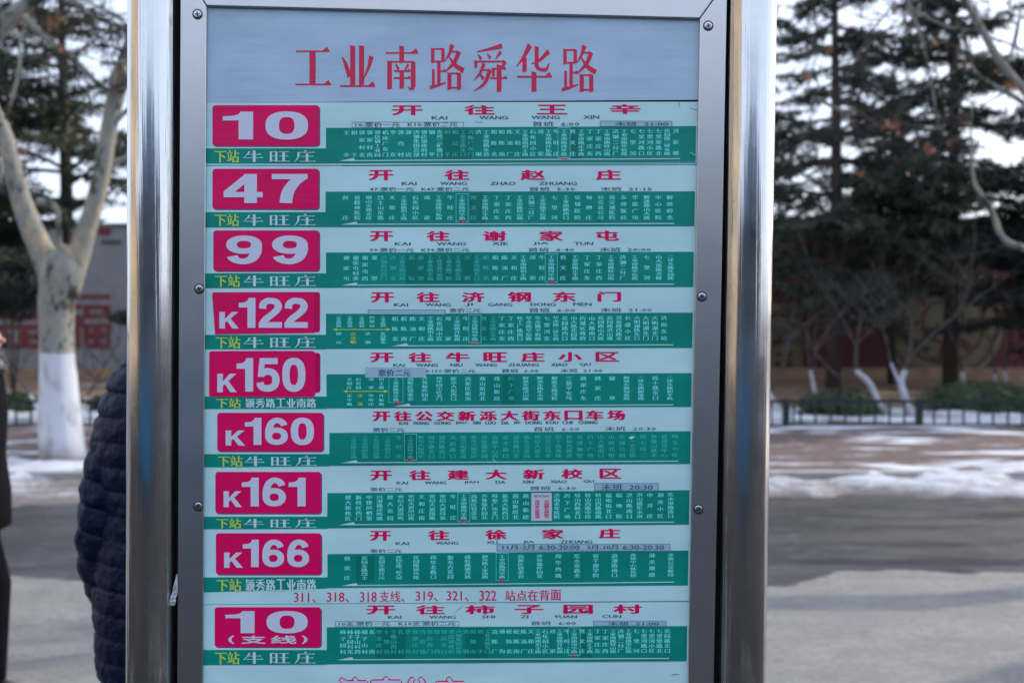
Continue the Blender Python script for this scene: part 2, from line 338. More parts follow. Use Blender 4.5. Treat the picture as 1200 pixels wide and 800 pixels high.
# heavy grotesque numerals, y up, 64 x 100
def EL(cx, cy, a, b, ww, n=2.35):
    pts = []
    for k in range(44):
        t = 2 * math.pi * k / 44; c, s_ = math.cos(t), math.sin(t)
        pts.append((cx + a * math.copysign(abs(c) ** (2 / n), c), cy + b * math.copysign(abs(s_) ** (2 / n), s_), ww))
    V, fs = ribbon(pts, True); return [(V, fs)]
def RB(ww, *p):
    V, fs = ribbon([(q[0], q[1], ww) for q in smooth_path(p, 7)]); return [(V, fs)]
def PG(*p): return [(np.array(p, float), [tuple(range(len(p)))])]
def rc(x0, x1, y0, y1): return PG((x0, y0), (x1, y0), (x1, y1), (x0, y1))
SIX = EL(33, 32, 22, 22.5, 19, 2.2) + RB(19.5, (11, 32), (11.5, 55), (18, 79), (30, 90), (42, 89), (50, 82), (54, 72))
NUM = {
 '0': (66, EL(33, 50, 22, 40.5, 20.5, 2.5)),
 '1': (50, PG((0, 68), (24, 68), (24, 0), (46, 0), (46, 100), (27, 100), (24, 91), (16, 85), (0, 83))),
 '2': (66, RB(20, (10.5, 64), (13, 80), (24, 89.5), (35, 90), (48, 86), (54, 73), (50, 60), (38, 46), (22, 31), (14, 20), (11, 9)) + rc(0, 64, 0, 19)),
 '4': (70, rc(36, 58, 0, 100) + rc(0, 68, 20, 38) + PG((0, 36), (0, 40), (38, 100), (52, 100), (52, 90), (18, 36))),
 '5': (66, rc(9, 59, 82, 100) + PG((9, 100), (24, 100), (21, 56), (20, 44), (4, 44)) + RB(20, (12, 50), (22, 58), (34, 60), (48, 54), (54.5, 36), (50, 18), (36, 10), (20, 11), (12, 18), (10, 27))),
 '6': (67, SIX),
 '7': (62, rc(0, 62, 82, 100) + RB(22, (50, 88), (38, 68), (28, 38), (24, 0))),
 '9': (67, [(np.array([66, 100]) - V, f) for V, f in SIX]),
 'K': (66, rc(0, 19, 0, 100) + PG((18, 34), (18, 56), (42, 100), (64, 100), (30, 48)) + PG((24, 50), (36, 64), (66, 0), (44, 0))),
}
def number(ink, s, x0, x1, y0, y1, gap=6):
    tot = sum(NUM[c][0] for c in s) + gap * (len(s) - 1) - 2; k = (x1 - x0) / tot; x = x0
    for c in s:
        wd, shp = NUM[c]
        q = Ink(ink.lift)
        for V, fs in shp: q.put(np.stack([x + V[:, 0] * k, y1 - V[:, 1] * (y1 - y0) / 100], 1), fs)
        q.build('route_numeral', M['number'], ink.owner); x += (wd + gap) * k

# ================================================================== SETTING
def ground_mat():
    """asphalt: dry light grey near the stop, wet and dark towards the far kerb, grit, cracks along the lane"""
    m = bpy.data.materials.new('asphalt'); m.use_nodes = True; n = m.node_tree; b = n.nodes['Principled BSDF']; L = n.links.new
    g = n.nodes.new('ShaderNodeTexCoord'); sp = n.nodes.new('ShaderNodeSeparateXYZ'); L(g.outputs['Object'], sp.inputs[0])
    def noise(sc, st=(1, 1, 1), det=5, ro=.6, loc=(0, 0, 0)):
        mp = n.nodes.new('ShaderNodeMapping'); mp.inputs['Scale'].default_value = st; mp.inputs['Location'].default_value = loc; L(g.outputs['Object'], mp.inputs[0])
        x = n.nodes.new('ShaderNodeTexNoise'); x.inputs['Scale'].default_value = sc; x.inputs['Detail'].default_value = det; x.inputs['Roughness'].default_value = ro
        L(mp.outputs[0], x.inputs['Vector']); return x.outputs[0]
    def math_(op, a, b_, c=None):
        x = n.nodes.new('ShaderNodeMath'); x.operation = op
        for i, q in enumerate((a, b_, c)):
            if q is None: continue
            if isinstance(q, (int, float)): x.inputs[i].default_value = q
            else: L(q, x.inputs[i])
        return x.outputs[0]
    def rng_(v, a, b_, c, e):
        x = n.nodes.new('ShaderNodeMapRange'); x.interpolation_type = 'SMOOTHSTEP'
        for i, q in enumerate((a, b_, c, e)): x.inputs[i + 1].default_value = q
        L(v, x.inputs[0]); return x.outputs[0]
    def mix(f, a, c):
        x = n.nodes.new('ShaderNodeMix'); x.data_type = 'RGBA'; L(f, x.inputs[0])
        for i, q in ((6, a), (7, c)):
            if isinstance(q, tuple): x.inputs[i].default_value = (*q, 1)
            else: L(q, x.inputs[i])
        return x.outputs[2]
    # wet edge: y + wobble
    wob = math_('MULTIPLY_ADD', noise(.85, (1, 1.2, 1), 1.5, .4, (3.1, 1.7, 0)), 2.2, sp.outputs[1])
    wob = math_('MULTIPLY_ADD', noise(2.2, (1, 2, 1), 4, .5), .9, wob)
    wet = rng_(wob, 7.18, 7.27, 0, 1)
    # left of the sign the dry band is streaked
    streak = noise(1.2, (.6, 2.4, 1), 8, .72)
    dry = mix(rng_(streak, .3, .7, 0, .55), (.215, .210, .206), (.15, .148, .146))
    dry = mix(rng_(noise(2.6, (1, 1.5, 1), 8, .72), .38, .66, 0, .75), dry, (.285, .28, .274))
    dry = mix(rng_(noise(22, (1, 1.3, 1), 6, .8), .44, .62, 0, .5), dry, (.11, .107, .105))
    grit = noise(70, (1, 1, 1), 4, .85)
    dry = mix(rng_(grit, .48, .68, 0, .5), dry, (.10, .10, .10))
    wcol = mix(rng_(noise(1.1, (.7, 1.8, 1), 7, .65), .32, .66, 0, 1), (.010, .008, .008), (.042, .042, .047))
    wcol = mix(rng_(noise(14, (.5, 1.6, 1), 7, .8), .5, .62, 0, .7), wcol, (.10, .104, .115))
    wcol = mix(rng_(noise(.9, (.5, 3, 1), 4), .55, .7, 0, .7), wcol, (.06, .045, .035))
    col = mix(wet, dry, wcol)
    crack = noise(.8, (.16, 7, 1), 3, .5, (1, 4, 0))
    col = mix(rng_(crack, .69, .71, 0, .8), col, (.06, .06, .065))
    L(col, b.inputs['Base Color'])
    rr = n.nodes.new('ShaderNodeMix'); L(wet, rr.inputs[0]); rr.inputs[2].default_value = .85
    L(rng_(streak, .35, .6, .3, .6), rr.inputs[3]); L(rr.outputs[0], b.inputs['Roughness'])
    bp = n.nodes.new('ShaderNodeBump'); bp.inputs['Strength'].default_value = .35; bp.inputs['Distance'].default_value = .01
    L(grit, bp.inputs['Height']); L(bp.outputs[0], b.inputs['Normal'])
    return m
def paving_mat(name, near, far, snow_lo, snow_hi, bricks=True):
    m = bpy.data.materials.new(name); m.use_nodes = True; n = m.node_tree; b = n.nodes['Principled BSDF']; L = n.links.new
    g = n.nodes.new('ShaderNodeTexCoord')
    no = n.nodes.new('ShaderNodeTexNoise'); no.inputs['Scale'].default_value = 1.3; no.inputs['Detail'].default_value = 8; no.inputs['Roughness'].default_value = .62
    mp = n.nodes.new('ShaderNodeMapping'); mp.inputs['Scale'].default_value = (.6, 1.7, 1); L(g.outputs['Object'], mp.inputs[0]); L(mp.outputs[0], no.inputs['Vector'])
    br = n.nodes.new('ShaderNodeTexBrick'); br.inputs['Scale'].default_value = 5; br.inputs['Color1'].default_value = (*near, 1); br.inputs['Color2'].default_value = (*far, 1); br.inputs['Mortar'].default_value = (.08, .07, .07, 1)
    L(g.outputs['Object'], br.inputs['Vector'])
    n2 = n.nodes.new('ShaderNodeTexNoise'); n2.inputs['Scale'].default_value = 9; n2.inputs['Detail'].default_value = 6; L(g.outputs['Object'], n2.inputs['Vector'])
    mm = n.nodes.new('ShaderNodeMix'); mm.data_type = 'RGBA'; mm.blend_type = 'MULTIPLY'; mm.inputs[0].default_value = .6
    c2 = n.nodes.new('ShaderNodeValToRGB'); c2.color_ramp.elements[0].color = (.35, .33, .32, 1); c2.color_ramp.elements[0].position = .35; c2.color_ramp.elements[1].position = .65
    L(n2.outputs[0], c2.inputs[0]); L(br.outputs[0], mm.inputs[6]); L(c2.outputs[0], mm.inputs[7])
    mr = n.nodes.new('ShaderNodeMapRange'); mr.inputs[1].default_value = snow_lo; mr.inputs[2].default_value = snow_hi; L(no.outputs[0], mr.inputs[0])
    mx = n.nodes.new('ShaderNodeMix'); mx.data_type = 'RGBA'; L(mr.outputs[0], mx.inputs[0]); L(mm.outputs[2], mx.inputs[6]); mx.inputs[7].default_value = (.66, .69, .76, 1)
    L(mx.outputs[2], b.inputs['Base Color']); b.inputs['Roughness'].default_value = .85; b.inputs['Specular IOR Level'].default_value = .12 if 'near' in name else .4
    bp = n.nodes.new('ShaderNodeBump'); bp.inputs['Strength'].default_value = .5; bp.inputs['Distance'].default_value = .03; L(no.outputs[0], bp.inputs['Height']); L(bp.outputs[0], b.inputs['Normal'])
    return m

MB().box(-400, 400, -400, 400, -1.0, -.012).build('ground', mat('distant_ground', (.16, .15, .14), .9, var=.2, scale=.4), kind='structure')
MB().box(-60, 60, 2.75, 8.85, -.3, 0).build('road', ground_mat(), kind='structure')
MB().box(-60, 60, -7, 2.6, -.3, .12).build('near_pavement', paving_mat('near_paving', (.016, .017, .020), (.024, .024, .026), .62, .7), kind='structure')
MB().box(-60, 60, 2.6, 2.75, -.3, .125).build('near_kerb', mat('kerb_stone', (.32, .31, .30), .8, var=.2, scale=6), kind='structure')
MB().box(-60, 60, 8.85, 9.0, -.3, .10).build('far_kerb', bpy.data.materials['kerb_stone'], kind='structure')
MB().box(-60, 60, 9.0, 12.45, -.3, .095).build('far_pavement', paving_mat('far_paving', (.17, .11, .105), (.13, .095, .095), .52, .62), kind='structure')
MB().box(-60, 60, 15.2, 21.75, -.2, .104).build('leaf_litter', paving_mat('leaf_litter', (.34, .21, .13), (.20, .13, .085), .60, .72), kind='structure')
MB().box(-60, 60, 12.45, 40, -.3, .10).build('planting_bed', paving_mat('bed_soil', (.12, .09, .065), (.16, .12, .08), .44, .54), kind='structure')
MB().box(-60, 60, -40, -7, -.3, .0).build('rear_yard', mat('rear_paving', (.035, .036, .04), .9, spec=.1, var=.2, scale=2), kind='structure')

# ploughed snow bank along the far kerb: real mounds that thin out to nothing
from mathutils import noise as NZ
def snow_sheet(x0, x1, y0, y1, step, prof, name):
    xs = np.arange(x0, x1, step * 1.6); ys = np.arange(y0, y1, step); V = []
    for x in xs:
        for y in ys:
            n = NZ.fractal(Vector((x * .55, y * 1.3, 3.3)), .8, 2.1, 4) + .5 * NZ.fractal(Vector((x * 3, y * 5, 1.1)), .9, 2, 4) + .16 * NZ.noise(Vector((x * 14, y * 18, 5.1)))
            V.append((x, y, prof(x, y, n)))
    ny = len(ys); Fs = [(i * ny + j, (i + 1) * ny + j, (i + 1) * ny + j + 1, i * ny + j + 1) for i in range(len(xs) - 1) for j in range(ny - 1)]
    return MB().add(V, Fs).build(name, M['snow'], smooth=True, kind='structure')
def slush(m):
    n = m.node_tree; b = n.nodes['Principled BSDF']; src = b.inputs['Base Color'].links[0].from_socket
    g = n.nodes.new('ShaderNodeTexCoord'); sp = n.nodes.new('ShaderNodeSeparateXYZ'); n.links.new(g.outputs['Object'], sp.inputs[0])
    no = n.nodes.new('ShaderNodeTexNoise'); no.inputs['Scale'].default_value = 7; no.inputs['Detail'].default_value = 9; no.inputs['Roughness'].default_value = .75
    n.links.new(g.outputs['Object'], no.inputs['Vector'])
    md = n.nodes.new('ShaderNodeMath'); md.operation = 'MULTIPLY_ADD'; md.inputs[1].default_value = -.16; n.links.new(no.outputs[0], md.inputs[0]); n.links.new(sp.outputs[2], md.inputs[2])
    mr = n.nodes.new('ShaderNodeMapRange'); mr.inputs[1].default_value = -.06; mr.inputs[2].default_value = .012; n.links.new(md.outputs[0], mr.inputs[0])
    mx = n.nodes.new('ShaderNodeMix'); mx.data_type = 'RGBA'; n.links.new(mr.outputs[0], mx.inputs[0]); mx.inputs[6].default_value = (.16, .14, .13, 1); n.links.new(src, mx.inputs[7])
    n.links.new(mx.outputs[2], b.inputs['Base Color'])
slush(M['snow'])
def bankp(x, y, n):
    c = 9.0 + .12 * math.sin(x * .9) + (.35 if x < 0 else 0); wdt = .62 if x > 0 else 1.45
    a = 1 - ((y - c) / wdt) ** 2
    return max(-.2, .014 + (.05 if x > 0 else .085) * a + .095 * n) if a > -1.5 else -.2
snow_sheet(-13, 13, 7.3, 11.4, .07, bankp, 'snow_bank')
def bedp(x, y, n): return .085 + .10 * n + (.02 if y < 14.6 else -.10)
snow_sheet(-14, 16, 12.7, 20, .14, bedp, 'bed_snow')

# ------------------------------------------------------------------ hoardings
WY = 21.9
def copy_under(o, parent, loc):
    c = o.copy(); COL.objects.link(c); c.parent = parent; c.location = loc; return c
def hoarding(name, label, x0, x1, m, top):
    t = thing(name, label, 'hoarding', (x0, WY, 0))
    n = max(1, round((x1 - x0) / 2.0)); wd = (x1 - x0) / n
    p0 = MB().box(x0 + .012, x0 + wd - .012, WY, WY + .08, .35, top).build('panel', m, t)
    for i in range(1, n): copy_under(p0, t, (i * wd, 0, 0))
    MB().box(x0, x1, WY - .03, WY + .11, top, top + .09).build('top_rail', mat('rail_grey', (.10, .10, .11), .5), t)
    MB().box(x0, x1, WY - .12, WY + .2, -.2, .35).build('plinth', M['concrete'], t)
    return t
hl = hoarding('hoarding', 'pale grey street hoarding with block red characters behind the whitewashed plane tree', -22, -1.0, M['wallgrey'], 3.43)
hr = hoarding('hoarding', 'dark red street hoarding with gold character and round gold emblem behind the conifers', -1.0, 22, M['wallred'], 3.55)
def letter(parent, rects, m, name='character', dep=.02, up=0, lab=None, kind=None):
    b = MB()
    for r in rects:
        if not isinstance(r[0], tuple): p = [(r[0], r[2]), (r[1], r[2]), (r[1], r[3]), (r[0], r[3])]
        else: p = r
        b.prism(p, WY - dep, WY + .01)
    return b.build(name, m, parent, label=lab, kind=kind)
# right-hand 福 of the red pair
letter(hl, [(86, 129, 345, 350), (84, 95, 356, 362), (87.5, 93.5, 368, 408), (83, 86, 370, 378), (95, 97, 370, 384),
            (97.5, 129, 357, 362.5), (97.5, 104, 362.5, 367), (121, 129, 362.5, 367), (97.5, 129, 367, 372.5),
            (97.5, 129, 379, 384), (97.5, 104, 384, 389), (109, 118, 384, 389), (123.5, 129, 384, 389), (97.5, 129, 389, 397), (97.5, 104, 397, 402), (109, 118, 397, 402), (123.5, 129, 397, 402), (97.5, 129, 402, 408)], M['signred'], lab='block red character right of the trunk')
letter(hl, [(-6, 60, 355, 361), (-10, 60, 368, 374), (-10, 60, 380, 386), (-10, 2, 386, 398), (22, 33, 386, 402), (4, 12, 390, 408), (33, 60, 391, 398), (-10, 60, 402, 408), (44, 60, 386, 402)], M['signred'], lab='block red character left of the trunk')
letter(hl, [[(122 + 8 * math.cos(a * .52), 271 + 5 * math.sin(a * .52)) for a in range(12)]], M['signred'], 'logo')
letter(hl, [(119 + i * 6, 122.5 + i * 6, 281, 286) for i in range(4)] + [(92 + i * 8, 97 + i * 8, 446, 450) for i in range(5)], M['fence'], 'small_lettering', kind='stuff')
oct_ = lambda x0, x1, y0, y1, c=6: [(x0 + c, y0), (x1 - c, y0), (x1, y0 + c), (x1, y1 - c), (x1 - c, y1), (x0 + c, y1), (x0, y1 - c), (x0, y0 + c)]
letter(hr, [oct_(885, 938, 372, 398), oct_(885, 941, 403, 441), (880, 938, 356, 366), (850, 876, 362, 370), (858, 870, 376, 440)], M['gold'], lab='gold character beside the steel post')
letter(hr, [(912, 927, 383, 388), (909, 914, 412, 417), (923, 928, 412, 417), (909, 914, 423, 432), (923, 928, 423, 432)], M['wallred'], 'character_opening', .026, kind='stuff')
def disc(cx, cy, r, r2=0, k=40):
    o_ = [(cx + r * math.cos(2 * math.pi * i / k), cy + r * math.sin(2 * math.pi * i / k)) for i in range(k)]
    if not r2: return [o_]
    i_ = [(cx + r2 * math.cos(2 * math.pi * i / k), cy + r2 * math.sin(2 * math.pi * i / k)) for i in range(k)]
    return [[o_[i], o_[(i + 1) % k], i_[(i + 1) % k], i_[i]] for i in range(k)]
letter(hr, disc(1105, 377, 72), M['gold'], 'emblem', .02, lab='round gold emblem')
letter(hr, disc(1105, 377, 66, 63) + disc(1105, 377, 50, 47) + disc(1105, 377, 26, 22) +
       [[(1105 + q * math.cos(a) + s_ * math.sin(a), 377 + q * math.sin(a) - s_ * math.cos(a)) for q, s_ in ((28, -3), (45, -6), (45, 6), (28, 3))] for a in [i * .785 for i in range(8)]], M['wallred'], 'emblem_pattern', .026, kind='stuff')

# ------------------------------------------------------------------ fence
FY = 12.6
fe = thing('guardrail_fence', 'low dark green metal guardrail between the brick pavement and the snowy bed', 'fence', (0, FY, .1))
zt, zb = at(1000, 470, FY).z, at(1000, 498, FY).z
for z in (zt, zb): MB().box(-14, 14, FY - .012, FY + .012, z - .02, z + .02).build('rail', M['fence'], fe)
x920 = at(921, 480, FY).x
pp = MB().box(x920 - .042, x920 + .042, FY - .03, FY + .03, .05, zt + .03).build('post', M['fence'], fe)
bb = MB().box(x920 - .011, x920 + .011, FY - .011, FY + .011, zb, zt).build('baluster', M['fence'], fe)
for k in range(-10, 7):
    if k: copy_under(pp, fe, (k * 1.69, 0, 0))
    for j in range(1, 9):
        copy_under(bb, fe, (k * 1.69 + j * .188, 0, 0))
bb.location = (.188 * 9 - 1.69 + .0941, 0, 0)

# ------------------------------------------------------------------ plants
def pxpath(pts, Y, n=5):
    """(px,py,radius px[,dY]) -> 3d path + radii"""
    q = smooth_path([(*p, 0) if len(p) == 3 else p for p in pts], n)
    return [at(p[0], p[1], Y + p[3]) for p in q], [max(.002, p[2] / F * (Y + p[3])) for p in q]
def twigs(mb, base, direc, length, rad, depth, seg=5, droop=0., spread=.7):
    pts = [Vector(base)]; rr = [rad]; dv = Vector(direc).normalized(); n = 5
    for i in range(n):
        dv = (dv + Vector((random.uniform(-.28, .28), random.uniform(-.28, .28), random.uniform(-.28, .28) - droop))).normalized()
        pts.append(pts[-1] + dv * length / n); rr.append(rad * (1 - .75 * (i + 1) / n))
    mb.tube(pts, rr, seg, caps=False)
    if depth > 0:
        for i in range(1, n + 1):
            for _ in range(random.choice((1, 1, 2))):
                a = Vector((random.uniform(-1, 1), random.uniform(-1, 1), random.uniform(-1, 1)))
                nd = (dv + a * spread).normalized()
                twigs(mb, pts[i], nd, length * random.uniform(.35, .6), rr[i] * .75, depth - 1, 4, droop, spread)

PY_ = 9.8
base = at(74, 548, PY_); base.z = .1
pt = thing('plane_tree', 'mottled plane tree with whitewashed trunk forking in the snow left of the sign', 'tree', base)
tk = MB()
P_, R_ = pxpath([(77, 566, 31), (75, 550, 27.5), (71, 500, 24), (67.5, 425, 19.5), (66, 380, 19), (68, 345, 21), (76, 312, 24), (84, 290, 12)], PY_)
tk.tube(P_, R_, 20, wob=.02)
P_, R_ = pxpath([(68, 350, 16), (54, 305, 14.5), (32, 255, 12), (17, 205, 10.5), (5, 160, 9.5), (-18, 110, 9), (-40, 40, 8), (-48, -60, 6)], PY_)
tk.tube(P_, R_, 16, wob=.03)
P_, R_ = pxpath([(77, 343, 16), (92, 300, 12.5), (106, 255, 10.5), (119, 205, 9.8), (128, 150, 9.2), (139, 98, 10), (150, 60, 8), (168, 0, 7), (176, -80, 5)], PY_)
tk.tube(P_, R_, 16, wob=.03)
P_, R_ = pxpath([(137, 104, 10), (142, 92, 13), (147, 84, 11), (150, 80, 5)], PY_ - .05); tk.tube(P_, R_, 14, wob=.08)
tk.build('trunk', M['bark'], pt, smooth=True)
lb = MB()
for path in ([(-30, 62, 13), (2, 30, 11), (28, 8, 9), (60, -16, 7), (110, -60, 4)],
             [(24, 16, 5), (50, 42, 4.6), (84, 68, 4), (112, 96, 3), (128, 106, 3)],
             [(6, 140, 2.2), (22, 84, 2), (26, 40, 1.8), (60, -5, 1.5)],
             [(44, 236, 4.5), (58, 238, 4), (67, 246, 3.6), (69, 266, 3), (71, 292, 2.5)],
             [(88, 0, 2), (106, 16, 1.9), (126, 27, 2.2), (152, 34, 2)], [(126, 27, 1.5), (135, 18, 1.2), (152, 16, 1)],
             [(134, 144, 3.5), (146, 132, 3), (158, 122, 2.6)], [(133, 190, 3), (146, 185, 2.6), (160, 176, 2)],
             [(-10, 180, 3), (2, 196, 2.4), (-4, 222, 2)], [(60, 30, 1.4), (90, 12, 1.2), (100, -14, 1)], [(55, 55, 1.3), (57, 20, 1.1), (62, -20, 1)],
             [(118, 74, 2.3), (134, 74, 2.4), (152, 72, 2)]):
    P_, R_ = pxpath(path, PY_ - .2); lb = MB(); lb.tube(P_, R_, 8, wob=.04); lb.build('limb', M['bark_plain'], pt, smooth=True)
tw = MB()
for (px, py, dx, dz, l) in ((40, 60, .4, .6, 1.0), (95, 10, .5, -.1, .9), (85, 68, .6, .5, .8), (60, 60, .3, -.4, .6), (150, 30, -.5, .3, .6), (128, 106, .4, .2, .4), (-10, 30, .6, .6, 1.0), (10, 80, .5, .3, .8), (105, 20, .3, -.5, .6), (148, 60, -.6, .3, .7), (128, 27, .2, -.6, .6), (70, 14, .6, -.2, .8)):
    twigs(tw, at(px, py, PY_ - .2), (dx, random.uniform(-.3, .3), dz), l, .014, 2)
tw.build('twig', M['twig'], pt, kind='stuff')

# cedars: trunk, tiered drooping boughs, needle sprays
def needles(mb, c, axis, L_, nsp, wd):
    axis = axis.normalized(); V = []; Fs = []
    for _ in range(nsp):
        t = random.random(); p = c + axis * L_ * (t - .1)
        a = (axis * .5 + Vector((random.gauss(0, .7), random.gauss(0, .7), random.gauss(-.38, .6)))).normalized()
        l = random.uniform(.09, .20) * wd; s_ = a.orthogonal().normalized()
        s_ = (s_ * math.cos(random.random() * 6.3) + a.cross(s_) * math.sin(random.random() * 6.3)) * random.uniform(.006, .015) * wd
        k = len(V); V += [p - s_, p + a * l * .6 - s_ * .9, p + a * l, p + a * l * .6 + s_ * .9, p + s_]; Fs.append((k, k + 1, k + 2, k + 3, k + 4))
    mb.add([tuple(v) for v in V], Fs)
def cedar(loc, label, H, rad, z0, m, seed, dens=1., step=.34, br=6, group='conifers behind the guardrail', tr=.13):
    random.seed(seed)
    t = thing('cedar_tree', label, 'tree', loc, group); o = Vector(loc)
    b = MB(); b.tube([o + Vector((0, 0, -.1)), o + Vector((.03, 0, H * .4)), o + Vector((-.03, 0, H * .75)), o + Vector((0, 0, H))], [tr * 1.15, tr * .8, tr * .45, .02], 10)
    b.build('trunk', M['bark_dark'], t, smooth=True)
    bo = MB(); nd = MB(); z = z0
    while z < H - .3:
        f = (z - z0) / (H - z0); rr = rad * (1 - f) ** .75 * random.uniform(.75, 1.12) + .15
        for k in range(br):
            if random.random() < .12: continue
            a = random.uniform(0, 6.283); dr = Vector((math.cos(a), math.sin(a), 0)); L_ = rr * random.uniform(.6, 1.1)
            sag = random.uniform(-.12, .38); pts = []; zz = z + random.uniform(-.3, .3); tilt = random.uniform(-.12, .5)
            for i in range(6):
                s_ = i / 5; pts.append(o + Vector((0, 0, zz)) + dr * L_ * s_ + Vector((0, 0, L_ * (tilt * s_ - sag * s_ * s_ * 1.3))))
            bo.tube(pts, [.032 * (1 - i / 6) + .006 for i in range(6)], 5, caps=False)
            side = Vector((-dr.y, dr.x, 0)); n = int(L_ * 9 * dens) + 2
            for i in range(n):
                s_ = .18 + .82 * (i + random.random()) / n; q = min(4, int(s_ * 5)); p = pts[q].lerp(pts[q + 1], s_ * 5 - q)
                sd = side * random.choice((-1, 1)); wl = random.uniform(.15, .55) * (1.15 - s_ * .7) * min(1.3, L_ / 1.6)
                ax = (sd + dr * .7 + Vector((0, 0, random.uniform(-.28, .06)))).normalized()
                c = p + ax * wl * random.uniform(0, .4)
                needles(nd, c, ax * 1, wl + .1, int(15 + 30 * wl), 1.0)
        z += step * random.uniform(.7, 1.3)
    bo.build('bough', M['bark_dark'], t, kind='stuff'); nd.build('crown', m, t, kind='stuff')
    return t
def gpos(px, py):                                            # point on the ground seen at this pixel
    Y = 1.5 * F / (py - 370); p = at(px, py, Y); return (p.x, Y, .1)
def colx(px, Y): return at(px, 400, Y).x
cedar((colx(977, 18), 18, .1), 'cedar conifer with straight dark trunk just right of the steel post', 9.2, 2.1, 1.6, M['needle'], 3, 1.15, .30, 6)
cedar((colx(1114, 18.3), 18.3, .1), 'cedar conifer with dark trunk in front of the round gold emblem', 9.6, 2.3, 1.8, M['needle'], 11, 1.15, .30, 6)
cedar((colx(1268, 16.5), 16.5, .1), 'densest dark blue green conifer at the right edge of the photo', 6.9, 2.6, 1.0, M['needle_dark'], 5, 1.5, .26, 8)
cedar((colx(78, 17), 17, .1), 'cedar conifer with olive tiered boughs behind the forked plane tree', 8.6, 2.1, 3.3, M['needle2'], 8, 1.25, .50, 6)
cedar((colx(-38, 15.8), 15.8, .1), 'dark spreading conifer at the left edge of the photo', 7.6, 2.2, 2.4, M['needle'], 21, 1.4, .36, 8)
cedar((colx(880, 20), 20, .1), 'cedar conifer half hidden behind the right steel post', 8.8, 1.9, 2.7, M['needle'], 31, .9, .36, 5)
cedar((colx(1045, 20.3), 20.3, .1), 'slim cedar conifer standing between the two dark trunks close to the red hoarding', 6.4, 1.9, 1.9, M['needle'], 41, 1.2, .32, 6, tr=.08)
random.seed(99)
# a dark evergreen bush in front of the grey hoarding, left
def leafblob(mb, c, r, n, sz, flat=1.0):
    V = []; Fs = []
    for _ in range(n):
        a = Vector((random.gauss(0, 1), random.gauss(0, 1), random.gauss(0, 1))).normalized()
        q = random.uniform(.55, 1.0) ** .6 * (1 + .18 * NZ.noise(a * 2.3 + c))
        p = c + Vector((a.x * r[0] * q, a.y * r[1] * q, a.z * r[2] * q * flat))
        u = a.orthogonal().normalized(); u = (u * math.cos(random.random() * 6) + a.cross(u) * math.sin(random.random() * 6) + a * random.uniform(-.5, .5)).normalized(); v = a.cross(u)
        l = sz * random.uniform(.6, 1.3); k = len(V); V += [p - u * l, p + v * l * .45, p + u * l, p - v * l * .45]; Fs.append((k, k + 1, k + 2, k + 3))
    mb.add([tuple(v) for v in V], Fs)
def shrub(name, px, py, Y, rpx, rpy, label, m, n=2600, sz=.035, cat='shrub', group=None):
    c = at(px, py, Y); t = thing(name, label, cat, (c.x, Y, .1), group)
    st = MB()
    for k in range(6):
        a = k * 1.05; st.tube([(c.x, Y, .05), (c.x + .3 * rpx / F * Y * math.cos(a), Y + .2 * math.sin(a), c.z)], [.02, .01], 5)
    st.build('stem', M['bark_dark'], t)
    b = MB(); leafblob(b, c, (rpx / F * Y, rpx / F * Y * .7, rpy / F * Y), n, sz); leafblob(b, c, (rpx / F * Y * .75, rpx / F * Y * .5, rpy / F * Y * .75), n // 2, sz * 1.5)
    b.build('foliage', m, t, kind='stuff'); return t
g_ = 'clipped shrubs in the snowy bed'
shrub('hedge_shrub', 985, 480, 14.2, 56, 27, 'rounded evergreen shrub behind the guardrail nearest the right steel post', M['hedge'], 3400, group=g_)
shrub('hedge_shrub', 1150, 474, 14.6, 76, 31, 'widest evergreen shrub behind the guardrail at the right edge', M['hedge'], 5000, group=g_)
shrub('hedge_shrub', 22, 478, 14.4, 36, 20, 'low evergreen shrub behind the guardrail left of the whitewashed trunk', M['hedge'], 2400, group=g_)
shrub('hedge_shrub', 128, 482, 14.4, 28, 22, 'low evergreen shrub between the whitewashed trunk and the navy coat', M['hedge'], 2400, group=g_)
shrub('dark_evergreen', 14, 318, 16.5, 52, 60, 'dark round evergreen filling the gap left of the plane tree fork', M['needle_dark'], 9000, .05)
shrub('young_evergreen', 158, 372, 16.5, 34, 10, 'dark evergreen sprig poking out from behind the left steel post', M['needle_dark'], 1200, .04)

# small whitewashed trees in the bed
def wtree(paths, bare, label, Y):
    p0 = at(paths[0][0][0], paths[0][0][1], Y); t = thing('young_tree', label, 'tree', (p0.x, Y, .1), 'small whitewashed trees in the snowy bed')
    b = MB()
    for p in paths: P_, R_ = pxpath(p, Y); b.tube(P_, [q * .8 for q in R_], 10, wob=.05)
    b.build('trunk', M['white_twig'], t, smooth=True)
    c = MB()
    for p in bare: P_, R_ = pxpath(p, Y); c.tube(P_, [q * .72 for q in R_], 7); 
    for p in bare:
        e = p[-1]; m_ = p[len(p) // 2]
        for q in (e, m_, p[-2]): 
            for _ in range(2): twigs(c, at(q[0], q[1], Y), (random.uniform(-.8, .8), random.uniform(-.3, .3), random.uniform(.2, .9)), random.uniform(.7, 1.2), .007, 1, 4)
    c.build('bough', M['twig'], t, kind='stuff')
wtree([[(922, 500, 4), (913, 482, 4), (899, 458, 3.6)]], [[(899, 458, 3), (888, 430, 2.2), (880, 395, 1.6)], [(903, 464, 2), (920, 420, 1.4), (925, 390, 1)]], 'leaning whitewashed sapling beside the steel post', 14.0)
wtree([[(957, 472, 3), (954, 456, 3), (950, 434, 2.6)]], [[(950, 434, 2.2), (946, 400, 1.8), (952, 350, 1.4)], [(949, 424, 1.5), (972, 380, 1.2), (985, 345, 1)]], 'thin upright whitewashed sapling before the dark red hoarding', 17)
